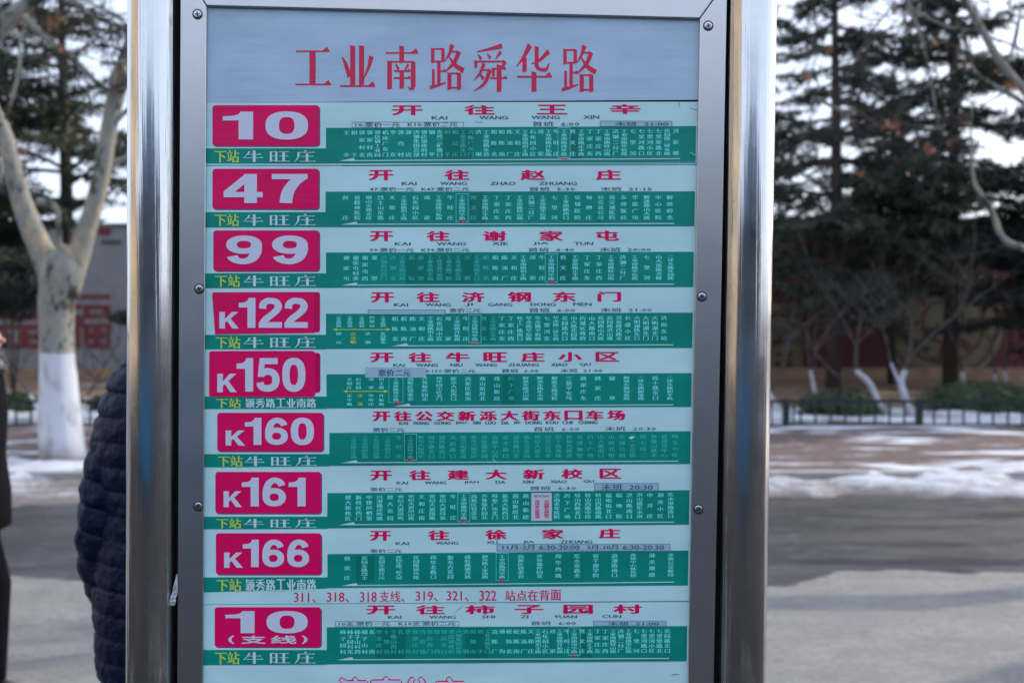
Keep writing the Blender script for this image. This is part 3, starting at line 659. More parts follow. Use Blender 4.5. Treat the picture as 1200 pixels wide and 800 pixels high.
wtree([[(1044, 500, 4.2), (1028, 468, 4.6), (1018, 448, 4.5), (1002, 434, 4.2)]], [[(1003, 435, 3.4), (1004, 405, 2.3), (1010, 370, 1.5)], [(1002, 434, 3), (982, 440, 2.3), (955, 412, 1.6), (940, 380, 1.2)], [(1005, 410, 1.8), (985, 370, 1.4), (965, 340, 1)]], 'small whitewashed tree with trunk bent hard to the left', 14)
wtree([[(1070, 498, 6), (1062, 470, 5.4), (1056, 448, 4.8), (1061, 434, 3.8)], [(1058, 456, 3), (1050, 440, 2.4), (1044, 425, 1.8)]], [[(1061, 434, 3.2), (1068, 400, 2.4), (1066, 370, 1.8), (1052, 350, 1.2)], [(1044, 425, 1.8), (1034, 385, 1.4), (1010, 345, 1)], [(1064, 420, 2), (1095, 390, 2), (1120, 370, 1.7), (1150, 345, 1.2)], [(1120, 372, 1.6), (1135, 340, 1.2), (1140, 300, 1)]], 'largest whitewashed small tree with a forked upright trunk', 14)
wtree([[(1130, 468, 3.2), (1129, 450, 3), (1128, 436, 2.8)], [(1168, 462, 2.4), (1167, 450, 2.3), (1166, 438, 2)], [(1180, 462, 2.6), (1179, 446, 2.4), (1177, 434, 2)]], [[(1128, 436, 2.2), (1118, 400, 1.6), (1100, 360, 1.2)], [(1166, 438, 1.8), (1160, 400, 1.3), (1150, 370, 1)], [(1177, 434, 2), (1185, 390, 1.5), (1192, 350, 1.2)]], 'clump of three thin whitewashed stems above the widest shrub', 17)
wtree([[(46, 486, 2.6), (40, 470, 2.4), (35, 462, 2)], [(92, 486, 3), (97, 474, 2.6), (102, 464, 2.2)]], [[(102, 464, 1.8), (122, 430, 1.2), (140, 400, 1)], [(102, 462, 1.6), (118, 448, 1.2), (146, 434, 1)], [(35, 462, 1.5), (18, 440, 1.2), (5, 430, 1)]], 'pair of thin whitewashed stems either side of the plane tree base', 14)

# near plane tree whose boughs hang in at the upper right
t2 = thing('plane_tree', 'bare plane tree right of view whose boughs hang across the upper right sky', 'tree', (9.4, 8.6, .1))
b = MB(); b.tube([(9.4, 8.6, .05), (9.35, 8.6, 1.5), (9.3, 8.5, 3.0), (9.0, 8.4, 4.6), (8.8, 8.3, 6.5)], [.22, .18, .17, .12, .06], 16, wob=.03)
b.tube([(9.32, 8.55, 2.3), (7.2, 8.3, 3.0), tuple(at(1296, 175, 8.1)), tuple(at(1255, 140, 8))], [.13, .10, .075, .05], 12, wob=.03)
b.tube([(9.33, 8.55, 2.1), (6.8, 8.3, 2.2), tuple(at(1260, 312, 8)), tuple(at(1226, 304, 8))], [.10, .06, .045, .03], 12, wob=.03)
b.build('trunk', M['bark'], t2, smooth=True)
b = MB(); tw = MB()
for path in ([(1255, 140, 7), (1202, 106, 5.6), (1172, 72, 5), (1150, 34, 4.4), (1128, -4, 4)],
             [(1226, 304, 4.2), (1200, 291, 3.8), (1176, 280, 3.8), (1164, 252, 3.4), (1150, 228, 3), (1141, 210, 2.4), (1138, 170, 1.6), (1139, 120, 1.1)],
             [(1210, 128, 3.4), (1186, 112, 3), (1160, 98, 2.4), (1140, 80, 2), (1128, 40, 1.6)],
             [(1150, 36, 2), (1120, 34, 1.6), (1085, 20, 1.2), (1050, -5, 1)],
             [(1178, 80, 2), (1192, 40, 1.5), (1196, 0, 1.2)],
             [(1060, -8, 2.4), (1078, 40, 2), (1090, 90, 1.4), (1100, 150, 1)],
             [(1030, 150, 1.4), (1006, 132, 1.3), (982, 128, 1.8), (955, 115, 2.2), (952, 128, 1.2)]):
    P_, R_ = pxpath(path, 8); b.tube(P_, R_, 8, wob=.04)
for (px, py, dx, dz, l) in ((1140, 20, -.8, -.2, .9), (1165, 60, -.9, -.3, 1.0), (1190, 95, -.8, -.1, 1.0), (1130, 60, -.9, .1, .9), (1150, 90, -.7, -.6, .8), (1180, 108, -.9, -.5, 1.0), (1085, 20, -.8, -.4, .9), (1050, 0, -.6, -.7, .9), (1088, 80, -.4, -.8, .7), (1078, 40, -.8, -.4, .7), (1195, 20, -.3, -.8, .8), (1139, 130, -.5, -.6, .5), (1200, 60, -.8, .2, .8), (1100, 150, -.6, -.3, .8), (1000, -10, -.4, -.8, .9), (955, -10, .1, -.9, .7), (1060, 170, -.8, .1, .7)):
    twigs(tw, at(px, py, 8), (dx, random.uniform(-.35, .35), dz), l, .010, 2, 4)
b.build('bough', M['bark_plain'], t2, smooth=True); tw.build('twig', M['twig'], t2, kind='stuff')
def leaf_mesh():
    V = [(0, 0, 0)]; pr = [(.2, 1), (.9, .75), (.45, .55), (1.15, .1), (.5, -.1), (.6, -.7), (.12, -.45)]
    R_ = [(x, y) for x, y in pr] + [(-x, y) for x, y in pr[::-1]]
    V = [(x * .05, y * .05, .012 * math.sin(x * 3 + y * 2)) for x, y in [(0, 1.25)] + R_]
    me = bpy.data.meshes.new('leaf'); me.from_pydata(V, [], [tuple(range(len(V)))]); me.materials.append(M['leaf']); me.update(); return me
lm = leaf_mesh()
for (px, py) in [(945, 90), (948, 96), (1048, 14), (1094, 84), (1098, 88), (1096, 50), (1110, 54), (1178, 98), (1184, 101), (1156, 108), (1046, 148), (1052, 156), (1040, 146), (1086, 172), (1090, 178), (1008, 204), (1064, 204), (1112, 168), (1020, 30), (1076, 34), (1130, 76), (1035, 150), (1168, 84), (1192, 122), (1106, 120), (970, 60), (1070, 70), (1000, 142), (1128, 140), (1060, 24)]:
    o = bpy.data.objects.new('leaf', lm); COL.objects.link(o); o.parent = t2
    p = at(px, py, 8 + random.uniform(-.2, .2)) - Vector(t2.location); o.location = p; o.rotation_euler = (random.uniform(.8, 2.2), random.uniform(-1, 1), random.uniform(0, 6)); k = random.uniform(.4, 1.05); o.scale = (k, k, k)
for (px, py) in [(60, 26), (66, 30), (70, 24), (58, 34), (72, 58), (140, 92), (26, 178), (100, 60)]:
    o = bpy.data.objects.new('leaf', lm); COL.objects.link(o); o.parent = pt
    p = at(px, py, PY_ - .3) - Vector(pt.location); o.location = p; o.rotation_euler = (random.uniform(.8, 2.2), random.uniform(-1, 1), random.uniform(0, 6))

# ------------------------------------------------------------------ what the polished posts mirror: the camera's side of the street
def block(name, label, x0, x1, y0, y1, h, m, side, floors, cols):
    t = thing(name, label, 'building', ((x0 + x1) / 2, (y0 + y1) / 2, 0))
    MB().box(x0, x1, y0, y1, -.2, h).build('wall', m, t)
    MB().box(x0 - .3, x1 + .3, y0 - .3, y1 + .3, h, h + .5).build('roof', m, t)
    gl = bpy.data.materials.get('window_glass') or mat('window_glass', (.03, .045, .06), .08)
    w0 = None
    for i in range(floors):
        for j in range(cols):
            z = 1.2 + i * 3.1
            if side == 'y':
                cx = x0 + (x1 - x0) * (j + .5) / cols; c = (cx, y1, z)
            else:
                cy = y0 + (y1 - y0) * (j + .5) / cols; c = (x1, cy, z)
            if w0 is None:
                if side == 'y': w0 = MB().box(c[0] - .8, c[0] + .8, c[1] - .05, c[1] + .04, z, z + 1.6).build('window', gl, t)
                else: w0 = MB().box(c[0] - .05, c[0] + .04, c[1] - .8, c[1] + .8, z, z + 1.6).build('window', gl, t)
                c0 = c
            else: copy_under(w0, t, (c[0] - c0[0], c[1] - c0[1], c[2] - c0[2]))
    return t
block('apartment_building', 'sunlit cream apartment block seen only as a warm streak in the steel posts', -40, -28, -22, 6, 17, mat('cream_render', (.62, .48, .33), .8, var=.1, scale=.5), 'x', 5, 7)
hall = block('unseen_hall', 'wide unseen blue grey hall, pointed roof shaped for the dark peak mirrored in the steel posts', -18, 16, -24, -13.3, 2.9, mat('blue_grey_render', (.05, .075, .12), .5, var=.1, scale=.3), 'y', 1, 14)  # out of view; size, roof and dark blue shaped for the posts' reflection
MB().add([(-18.6, -24.6, 3.45), (16.6, -24.6, 3.45), (16.6, -12.9, 3.45), (-18.6, -12.9, 3.45), (-3, -15.5, 5.3), (2, -15.5, 5.3)], [(0, 1, 2, 3), (3, 2, 5, 4), (2, 1, 5), (1, 0, 4, 5), (0, 3, 4)]).build('pitched_roof', mat('blue_roof_sheet', (.03, .06, .12), .45, var=.15, scale=2, stretch=(5, 1, 1)), hall)
block('shop_building', 'low pale shop row mirrored at the right of the steel posts', 16, 44, -50, -38, 7.5, mat('pale_render', (.5, .48, .46), .8, var=.1, scale=.3), 'y', 2, 8)
cedar((-6.5, -24, 0), 'tall dark conifer mirrored in the centre of the steel posts', 10.5, 2.6, .8, M['needle_dark'], 61, 1.2, .34, 7, group='conifers mirrored in the posts')
cedar((5.5, -22, 0), 'shorter dark conifer mirrored right of centre in the steel posts', 8.5, 2.4, .8, M['needle_dark'], 62, 1.2, .34, 7, group='conifers mirrored in the posts')
bar = thing('reflection_barrier', 'made-up low blue barrier, unseen, added for its reflection low in the steel posts', 'barrier', (-3.2, -5.2, .12))  # made up: out of view, added to give the posts a darker blue reflection
bm_ = mat('blue_barrier_paint', (.01, .10, .22), .4, var=.15, scale=3)
bp0 = MB().box(-6.0, -4.65, -5.23, -5.17, .30, .98).build('panel', bm_, bar)
bf0 = MB().box(-5.8, -5.72, -5.45, -4.95, .12, .30).build('foot', M['fence'], bar)
for k in range(5):
    if k: copy_under(bp0, bar, (k * 1.45, 0, 0)); copy_under(bf0, bar, (k * 1.45, 0, 0))
    copy_under(bf0, bar, (k * 1.45 + .95, 0, 0))
random.seed(5)

# ================================================================== THE SIGN
sg = thing('bus_stop_sign', 'steel framed bus stop board listing nine routes between two polished posts', 'bus stop sign', (-.08, YS, .12))
def post(xt, xb, r, Yc, name='post'):
    a = at(xt, 0, Yc); b_ = at(xb, 800, Yc); dv = (b_ - a) / (b_.z - a.z)
    top = a + dv * (1.98 - a.z); bot = a + dv * (.11 - a.z)
    m = MB(); n = 26; m.tube([bot.lerp(top, i / n) for i in range(n + 1)], [r] * (n + 1), 64)
    o = m.build(name, M['post'], sg, smooth=True)
    for p in o.data.polygons:
        if len(p.vertices) > 4: p.use_smooth = False
    MB().tube([bot, bot + Vector((0, 0, .02))], [r * 1.9, r * 1.8], 40).build('base_flange', M['frame'], sg)
    k = [top + Vector((0, 0, .03 * math.sin(a_))) for a_ in (0, .5, 1, 1.4)]
    MB().tube(k, [r * 1.04 * math.cos(a_) for a_ in (0, .5, 1, 1.4)], 40).build('post_cap', M['post'], sg, smooth=True)
    return o
RP = 29 / F * 1.2
post(180.4, 177.8, RP, 1.205); post(880.5, 867.8, RP, 1.205)
# backboard and dark channel behind the frame
MB().prism([(206, -45), (855, -45), (842, 1010), (202, 1010)], YS + .012, YS + .04).build('backboard', M['dark'], sg)
MB().prism([(238, 0), (825, 0), (812, 990), (232, 990)], YS + .0008, YS + .011).build('poster_board', M['paper'], sg)
FZ = YS - .006
def frame_piece(name, poly): 
    o = MB().prism(poly, FZ, YS + .02).build(name, M['frame'], sg)
    md = o.modifiers.new('bevel', 'BEVEL'); md.width = .0012; md.segments = 3; md.limit_method = 'ANGLE'; return o
frame_piece('left_stile', [(211.5, -40), (241.8, 7.6), (237.6, 800), (236.6, 990), (205.5, 990), (207.5, 800)])
frame_piece('right_stile', [(852.5, -22), (820.2, 22.4), (806.6, 800), (803.4, 990), (833.5, 990), (836.5, 800)])
frame_piece('top_rail', [(212.3, -40), (242.3, 7.0), (819.8, 21.8), (852, -22.6), (852, -40)])
frame_piece('bottom_rail', [(237, 960), (803, 960), (803, 990), (237, 990)])
# screws with washers and cross recess
for (px, py, ang) in ((231.5, 17, .05), (233.5, 338.5, .5), (232.5, 593, .9), (830, 30.5, .3), (822.5, 347.5, .2), (818.5, 596.5, .6)):
    c = at(px, py, FZ); r = 4.8 / F * 1.2
    prof = [(r, 0), (r * 1.0, .0005), (r * .92, .0009), (r * .72, .0011), (r * .3, .0012)]
    m = MB(); m.tube([c + Vector((0, -h, 0)) for _, h in prof], [q for q, _ in prof], 28)
    sc = m.build('screw', M['screw'], sg, smooth=True)
    m = MB()
    for a in (ang, ang + math.pi / 2):
        u = Vector((math.cos(a), 0, math.sin(a))); v = Vector((-u.z, 0, u.x)); L_, w_ = r * .55, r * .13
        m.add([tuple(c + u * s1 * L_ + v * s2 * w_ + Vector((0, -.00125 - (0 if a == ang else .00002), 0))) for s1, s2 in ((-1, -1), (1, -1), (1, 1), (-1, 1))], [(0, 1, 2, 3)])
    m.build('cross_recess', M['dark'], sc).location = (0, 0, 0)
    sc.children[0].data.transform(Matrix.Translation(wloc(sc) - wloc(sc)))
    ring = MB(); k = 28
    V = [tuple(c + Vector((q * math.cos(6.2832 * i / k), -.0004, q * math.sin(6.2832 * i / k)))) for q in (r * 1.25, r * 1.0) for i in range(k)]
    ring.add(V, [(i, (i + 1) % k, k + (i + 1) % k, k + i) for i in range(k)]); ring.build('washer', M['dark'], sc)

# curl of paper stuck in the gap
tg = MB(); P_ = [at(207.6 - .5 * i - (1.6 if i > 5 else 0), 672 + i * 4.6, FZ - .002 + .0012 * math.sin(i * 1.7)) for i in range(9)]
wd_ = [.4, 1.0, 1.6, 2.4, 2.9, 3.2, 3.1, 3.6, 3.2]; px_ = 1.2 / F
V = []; 
for p, q in zip(P_, wd_): V += [p + Vector((-q * px_, -.0015, 0)), p + Vector((0, -.003, .0006)), p + Vector((q * px_, 0, 0))]
tg.add([tuple(v) for v in V], [f for i in range(8) for f in ((3 * i, 3 * i + 3, 3 * i + 4, 3 * i + 1), (3 * i + 1, 3 * i + 4, 3 * i + 5, 3 * i + 2))])
tag(tg.build('paper_scrap', M['tag']), 'thin torn scrap of white paper wedged between left post and frame', 'paper scrap')

# sheets: every sticker is a thin sheet, so its edge catches light
def sheet(name, poly, lift, m, parent, th=.00018, label=None):
    return MB().prism(poly, YS - lift, YS - lift + th).build(name, m, parent, label=label)
def rpoly(x0, x1, y0, y1, c=3, sk=0):
    pts = []
    for cx, cy, a0 in ((x1 - c, y0 + c, -90), (x1 - c, y1 - c, 0), (x0 + c, y1 - c, 90), (x0 + c, y0 + c, 180)):
        for k in range(5):
            a = R(a0 + k * 22.5); pts.append((cx + c * math.cos(a), cy + c * math.sin(a)))
    return pts
XL, XR = lambda y: 242 - (y - 10) * .0052, lambda y: 820 - (y - 22) * .0178
tp = sheet('title_panel', [(240, 2), (824, 14), (818.4, 119.4), (241, 120.4)], .0004, M['title'], sg)
ik = Ink(.0006)
for ch, x0, x1, y0, y1 in (('工', 346, 386.5, 54.5, 102), ('业', 398.5, 438.5, 53, 103.5), ('南', 451, 490.5, 53.5, 105), ('路', 503.5, 543.5, 53.5, 105.5), ('舜', 554.5, 594, 54.5, 107), ('华', 606, 645.5, 54, 107), ('路', 658.5, 698.5, 54.5, 108)):
    ik = Ink(.0006); song(ik, ch, x0, x1, y0, y1); ik.build('title_character', M['titlered'], tp)

ROWS = [
 dict(t=120.4, b=193.6, num='10', badge=(249, 374, 123.4, 171), n=(261, 360, 131, 163.5), gl=(174, 191.7), gr=(382, 150, 147.8, 191.7, 190), ln=(797, 188.7, 186.5), ar=397,
      head=('开往王辛', (477, 562, 647, 732.5), 18, 123.6, 135.6), pin=(('KAI', 506, 524), ('WANG', 562, 595), ('WANG', 623, 656), ('XIN', 684, 702)), py=(136.6, 140.6),
      small=[('10:票价一元', 416.5, 469), ('K10:票价二元', 478, 536), ('首班 6:00', 624, 679), ('末班 21:00', 721, 783)], sy=(143.6, 149.2), nxt='牛旺庄', cols=(406, 792, 153, 184.5), cur=661,
      st='王辛 相于 郭家村北 郭家村南 郭店镇工业园 机床厂东门 李东 郭西村 郭店 济钢集团总部 郭店镇政府村 钢平 东风二矿路口 坝子 相公庄 工业北路东口 冶炼厂东门 济钢 工业南路东首 松陈北 松陈南 炼油厂 义和庄 工业南路坝王路 石化园小区 邓家 工业南路开拓路 牛旺庄 工业南路舜华路 贤文庄 工业南路正丰路 丁家庄东 丁家庄西 工业南路转山路 济钢二分厂 工业南路华信路 七里河 七里河路口 七里河小区 七里堡路北 花园路二环东路 洪家楼',
      patch=[(439, 450.5, 151, 186), (519, 553, 151.5, 186), (667, 681, 150, 186)], dim=(519, 553), boxes=[(412.5, 543.5, 143, 150), ], stk=[(703, 788, 141.5, 148.5)]),
 dict(t=195.4, b=266.4, num='47', badge=(249, 373.6, 197.8, 245), n=(262, 359, 204, 238), gl=(248.6, 266.2), gr=(381.5, 224.6, 224.2, 266.2, 265.2), ln=(790, 263.2, 262.4), ar=400,
      head=('开往赵庄', (446.5, 535.5, 624.5, 713), 14.5, 199, 211.6), pin=(('KAI', 471, 488), ('WANG', 516, 547), ('ZHAO', 575, 604), ('ZHUANG', 632, 676)), py=(213.2, 217),
      small=[('47:票价一元', 433, 485), ('K47:票价二元', 494, 550), ('首班 5:30', 620, 674), ('末班 21:15', 704, 764)], sy=(219.4, 224), nxt='牛旺庄', cols=(405, 785, 229, 258), cur=541.5,
      st='赵庄 省精神医院 砚山支路北段 烈士山东路 义和庄 工业南路坝王路 石化园小区 邓家 工业南路开拓路 牛旺庄 工业南路舜华路 贤文庄 工业南路正丰路 丁家庄东 丁家庄西 工业南路转山路 济钢二分厂 工业南路华信路 七里河 工业南路西口 皇城医院 甸柳庄 公交总公司 省交通医院 东郊饭店 华能广场 解放路山大路 中心医院 解放桥北',
      patch=[(551, 568, 226, 262)], dim=(551, 568), boxes=[], stk=[]),
 dict(t=266.8, b=337.4, num='99', badge=(250, 374, 270, 317.4), n=(264, 361, 276, 309.5), gl=(320.2, 337.2), gr=(382, 295.9, 295, 337.2, 336.4), ln=(790, 334.4, 333.4), ar=400,
      head=('开往谢家屯', (447, 513.5, 579.5, 646, 712), 13.5, 270.6, 283), pin=(('KAI', 463, 481), ('WANG', 512, 546), ('XIE', 577, 595), ('JIA', 625, 643), ('TUN', 673, 695)), py=(284, 287.6),
      small=[('99:票价一元', 433, 485), ('K99:票价二元', 494, 550), ('首班 6:40', 619, 673), ('末班 20:00', 703, 763)], sy=(290.6, 295.3), nxt='牛旺庄', cols=(406, 786, 299.5, 329), cur=646,
      st='谢家屯 谢家屯村委 谢家屯西 重型 济钢新村西门 济钢北 工业北路凤凰 花坛 裴家营 工业北路幸福 工业北路开源路 工业北路飞跃 工业北路东首 义和 工业南路东口 松陈北 松陈南 炼油厂 义和庄 工业南路坝王路 邓家 牛旺庄 工业南路舜华路 贤文庄 工业南路正丰路 丁家庄东 丁家庄西 工业南路转山路 济钢二分厂 工业南路华信路 七里河 山大南路洪楼 二环东路花园路',
      patch=[(476, 556, 297.5, 332), (654, 671, 297.5, 332)], dim=(440, 575), boxes=[], stk=[]),
 dict(t=337.8, b=408.8, num='K122', badge=None, n=(257, 360.6, 349, 384), gl=(392.2, 409.2), gr=(382, 367.6, 366.2, 408.8, 407.6), ln=(789, 405.5, 404.4), ar=459,
      head=('开往济钢东门', (448, 501.5, 554.5, 608.5, 661.5, 714), 13.5, 342.2, 354.6), pin=(('KAI', 462, 478), ('WANG', 499, 528), ('JI', 546, 554), ('GANG', 572, 600), ('DONG', 622, 651), ('MEN', 672, 693)), py=(355.4, 359),
      small=[('票价二元', 527, 563), ('首班 6:00', 620, 674), ('末班 21:00', 704, 764)], sy=(361.6, 366.6), nxt='牛旺庄', cols=(463, 778, 371, 400), cur=556.5,
      st='松陈北 松陈南 炼油厂 义和庄 工业南路坝王路 石化园小区 邓家 工业南路开拓路 牛旺庄 工业南路舜华路 贤文庄 工业南路正丰路 丁家庄东 丁家庄西 化工厂路南口 华龙路华信路 华龙路辛祝路 七里河东 华龙路二环东路 花园路西口 山大路花园路 历城区政府 山大路南口 花园路山大路 花园路洪山路 洪家楼西路北 长盛小区 大明湖路东口 大明湖东门 大明湖北门 济南东站',
      patch=[(561, 579, 369.6, 401)], dim=(561, 579), boxes=[], stk=[(431, 522, 362.5, 368.5)], loop=(391, 457, 386, ((397, '工业北路凤凰'), (410, '工业北路幸福'), (424, '工业北路开源'), (436, '凤凰山'), (449, '工业北路西')), ((397, '鲍山'), (414, '小汉峪'), (431, '济钢'), (449, '花园路北')))),
 dict(t=409.4, b=478.4, num='K150', badge=None, n=(254.6, 357.4, 419.4, 458.6), gl=(464.4, 479), gr=(382.6, 438.4, 437, 478.4, 476.6), ln=(789, 476, 474.6), ar=462,
      head=('开往牛旺庄小区', (447.5, 492, 536.5, 580.5, 624.5, 668, 712), 13.8, 412.8, 424.8), pin=(('KAI', 461, 474), ('WANG', 488, 513), ('NIU', 528, 542), ('WANG', 557, 582), ('ZHUANG', 596, 631), ('XIAO', 646, 665), ('QU', 680, 692)), py=(426, 429.6),
      small=[('K150:票价二元', 499, 557), ('首班 6:00', 588, 631), ('末班 21:00', 657, 706)], sy=(432.6, 437), nxt='颖秀路工业南路', cols=(481, 785, 441.5, 470), cur=None,
      st='高新区管委会 齐鲁软件园北 舜华园小区北门 新泺大街西口 高新区新泺 燕山新居北 燕山新居 历下广场 解放东路洪山路 解放东路浆水泉 解放东路茂岭 三箭平安苑 姚家庄东 姚家庄 砚泉 解放东路甸新路 二环东路解放路 经十路东口 二环东路和平路',
      patch=[(589, 603, 440, 474)], dim=(590, 602), boxes=[], stk=[], loop=(403, 454, 458.4, ((409.5, '义和庄'), (420, '石化园'), (435, '邓家'), (447, '坝王路')), ((409.5, '正丰路'), (422, '小汉'), (435, '牛旺庄'), (447, '开拓路')))),
 dict(t=479.2, b=546, num='K160', badge=(254.6, 378.8, 483.4, 528.4), n=(264.4, 367.4, 489.4, 521), gl=(531.8, 547.4), gr=(386, 507, 505, 545.6, 543.4), ln=(795, 542.2, 540.6), ar=400,
      head=('开往公交新泺大街东口车场', tuple(447 + i * 25 for i in range(12)), 10.4, 481.6, 493.6), pin=(('KAI', 468, 478), ('WANG', 484, 503), ('GONG', 509, 528), ('JIAO', 534, 547), ('XIN', 554, 563), ('LUO', 569, 581), ('DA', 588, 596), ('JIE', 602, 610), ('DONG', 616, 635), ('KOU', 640, 654), ('CHE', 659, 672), ('CHANG', 678, 700)), py=(494, 497.6),
      small=[('票价二元', 437, 474), ('首班 6:00', 625, 679), ('末班 20:30', 709, 769)], sy=(501, 506), nxt='牛旺庄', cols=(414.5, 791, 510.5, 537.5), cur=481, alldim=1,
      st='工业南路正丰路 工业南路康虹路 工业南路凤凰路 工业南路世纪 牛旺庄 工业南路舜华路 新泺大街舜华 舜华路北口 颖秀路南口 天辰路口 新泺大街颖秀路 新泺大街天辰 齐鲁软件园 会展中心西 正丰路口 颖秀路口北 新生活家园 世纪大道东 公交公司北 经十路奥体 奥体西路南 省博物馆 历下广场 山大路南口 山师北街 泉城公园 八一立交桥 经七纬二 英雄山路北 省体育中心 舜玉小区',
      patch=[(474, 488, 509, 540)], dim=None, boxes=[], stk=[]),
 dict(t=547.2, b=619, num='K161', badge=(252.4, 376.2, 552.6, 601.2), n=(262, 359, 559.4, 593), gl=(605, 619.8), gr=(383.6, 577.4, 574, 618.8, 614.4), ln=(790, 614.8, 611.8), ar=397,
      head=('开往建大新校区', (446.5, 492, 537, 581.5, 625.5, 670.5, 715.5), 12.6, 550.8, 563), pin=(('KAI', 465, 478), ('WANG', 498, 523), ('JIAN', 544, 561), ('DA', 581, 592), ('XIN', 612, 625), ('XIAO', 645, 664), ('QU', 684, 696)), py=(564, 567.4),
      small=[('票价二元', 434, 471), ('首班 6:30', 621, 675), ('末班 20:30', 705, 765)], sy=(571, 575.6), nxt='牛旺庄', cols=(408, 786, 580, 610), cur=543.5,
      st='建大新校区 新校区西门 中建凤栖第 兴港路凤鸣路 建大花园 世纪大道凤鸣 世纪大道凤山路 义和庄南 世纪大道围路 世纪大道舜泰 牛旺庄 工业南路舜华路 高新区管委会 齐鲁软件园北 舜泰广场北门 新泺大街西口 燕山新居北 燕山新居 港沟路口 洪山小区 济南老年医院 历下广场 转山西路北口 转山西路中段 转山西路南路 福地街北口 福地街 洪山路南口 洪山路浆水泉 中井庄 洄龙小区 浆水泉路南口',
      patch=[], dim=None, boxes=[], stk=[(696.5, 772, 565.5, 574.6)], promo=(622.6, 646.6, 577.4, 610)),
 dict(t=619.6, b=689, num='K166', badge=(253, 376.4, 624.4, 672.6), n=(262.6, 362.4, 632, 664), gl=(676, 693.6), gr=(383.8, 648.8, 644.6, 688.6, 685.6), ln=(790, 686, 682), ar=400,
      head=('开往徐家庄', (446, 514, 581, 648, 714.5), 12.6, 621.4, 633.6), pin=(('KAI', 464, 479), ('WANG', 511, 537), ('XU', 570, 583), ('JIA', 613, 626), ('ZHUANG', 657, 694)), py=(634.8, 638.4),
      small=[('票价二元', 434, 471)], sy=(643.2, 647.6), nxt='颖秀路工业南路', cols=(407, 786, 651.5, 679.5), cur=588.5,
      st='徐家庄 花园东路烈士 花园东路开元 花园东路飞跃大道 花园路颖秀路 舜华北路口 新东方花园 康虹路颖秀路 颖秀路工业南路 工业南路舜华路 高新区管委会 齐鲁软件园北 舜华西路 浆水泉路北 省干部学院 浪潮路南口 奥体中心体育馆 港龙观邸 龙奥公交枢纽',
      patch=[(417, 439, 652, 682)], dim=None, boxes=[], stk=[(582, 785.6, 636.4, 645.2)]),
 dict(t=707.6, b=777.8, num='10', badge=(251.6, 376, 711, 757.6), n=(264, 359.6, 715.6, 741.4), gl=(761, 778.8), gr=(383, 734.4, 733, 777.8, 774.2), ln=(784, 772.8, 771.4), ar=395,
      head=('开往柿子园村', (446, 504.5, 562.5, 620, 677.5, 735.5), 17, 708.6, 719.8), pin=(('KAI', 455, 470), ('WANG', 503, 534), ('SHI', 565, 580), ('ZI', 610, 619), ('YUAN', 649, 676), ('CUN', 706, 728)), py=(721, 724.4),
      small=[('10支:票价一元', 397, 457), ('K10支:票价二元', 467, 534), ('首班 6:00', 622, 675), ('末班 21:00', 713, 772)], sy=(728, 732.8), nxt='牛旺庄', cols=(402, 782, 737.5, 766), cur=673,
      st='柿子园村 柿子园村东 梯子山村西 梯子山村 东南 李东庄村 十里河 千佛山西村 孔村 李风 郭家庄村 西营镇 郭店西门 郭西 郭店东口 郭店镇政府 济钢集团总部 济钢 凤凰山 坝子 工业北路东口 冶炼厂 港沟 松陈北 松陈南 炼油厂 义和庄 工业南路坝王路 石化园小区 邓家 工业南路开拓路 牛旺庄 工业南路舜华路 贤文庄 工业南路正丰路 丁家庄东 丁家庄西 工业南路转山路 济钢二分厂 工业南路华信路 七里河 七里河路口 七里河小区 七里堡路北 花园路东口',
      patch=[(441, 475, 735.5, 771), (545, 572, 735.5, 770), (680, 694, 735.5, 770)], dim=(441, 572), boxes=[(393, 538, 727.4, 734)], stk=[(695, 781, 726.6, 733.2)]),
]
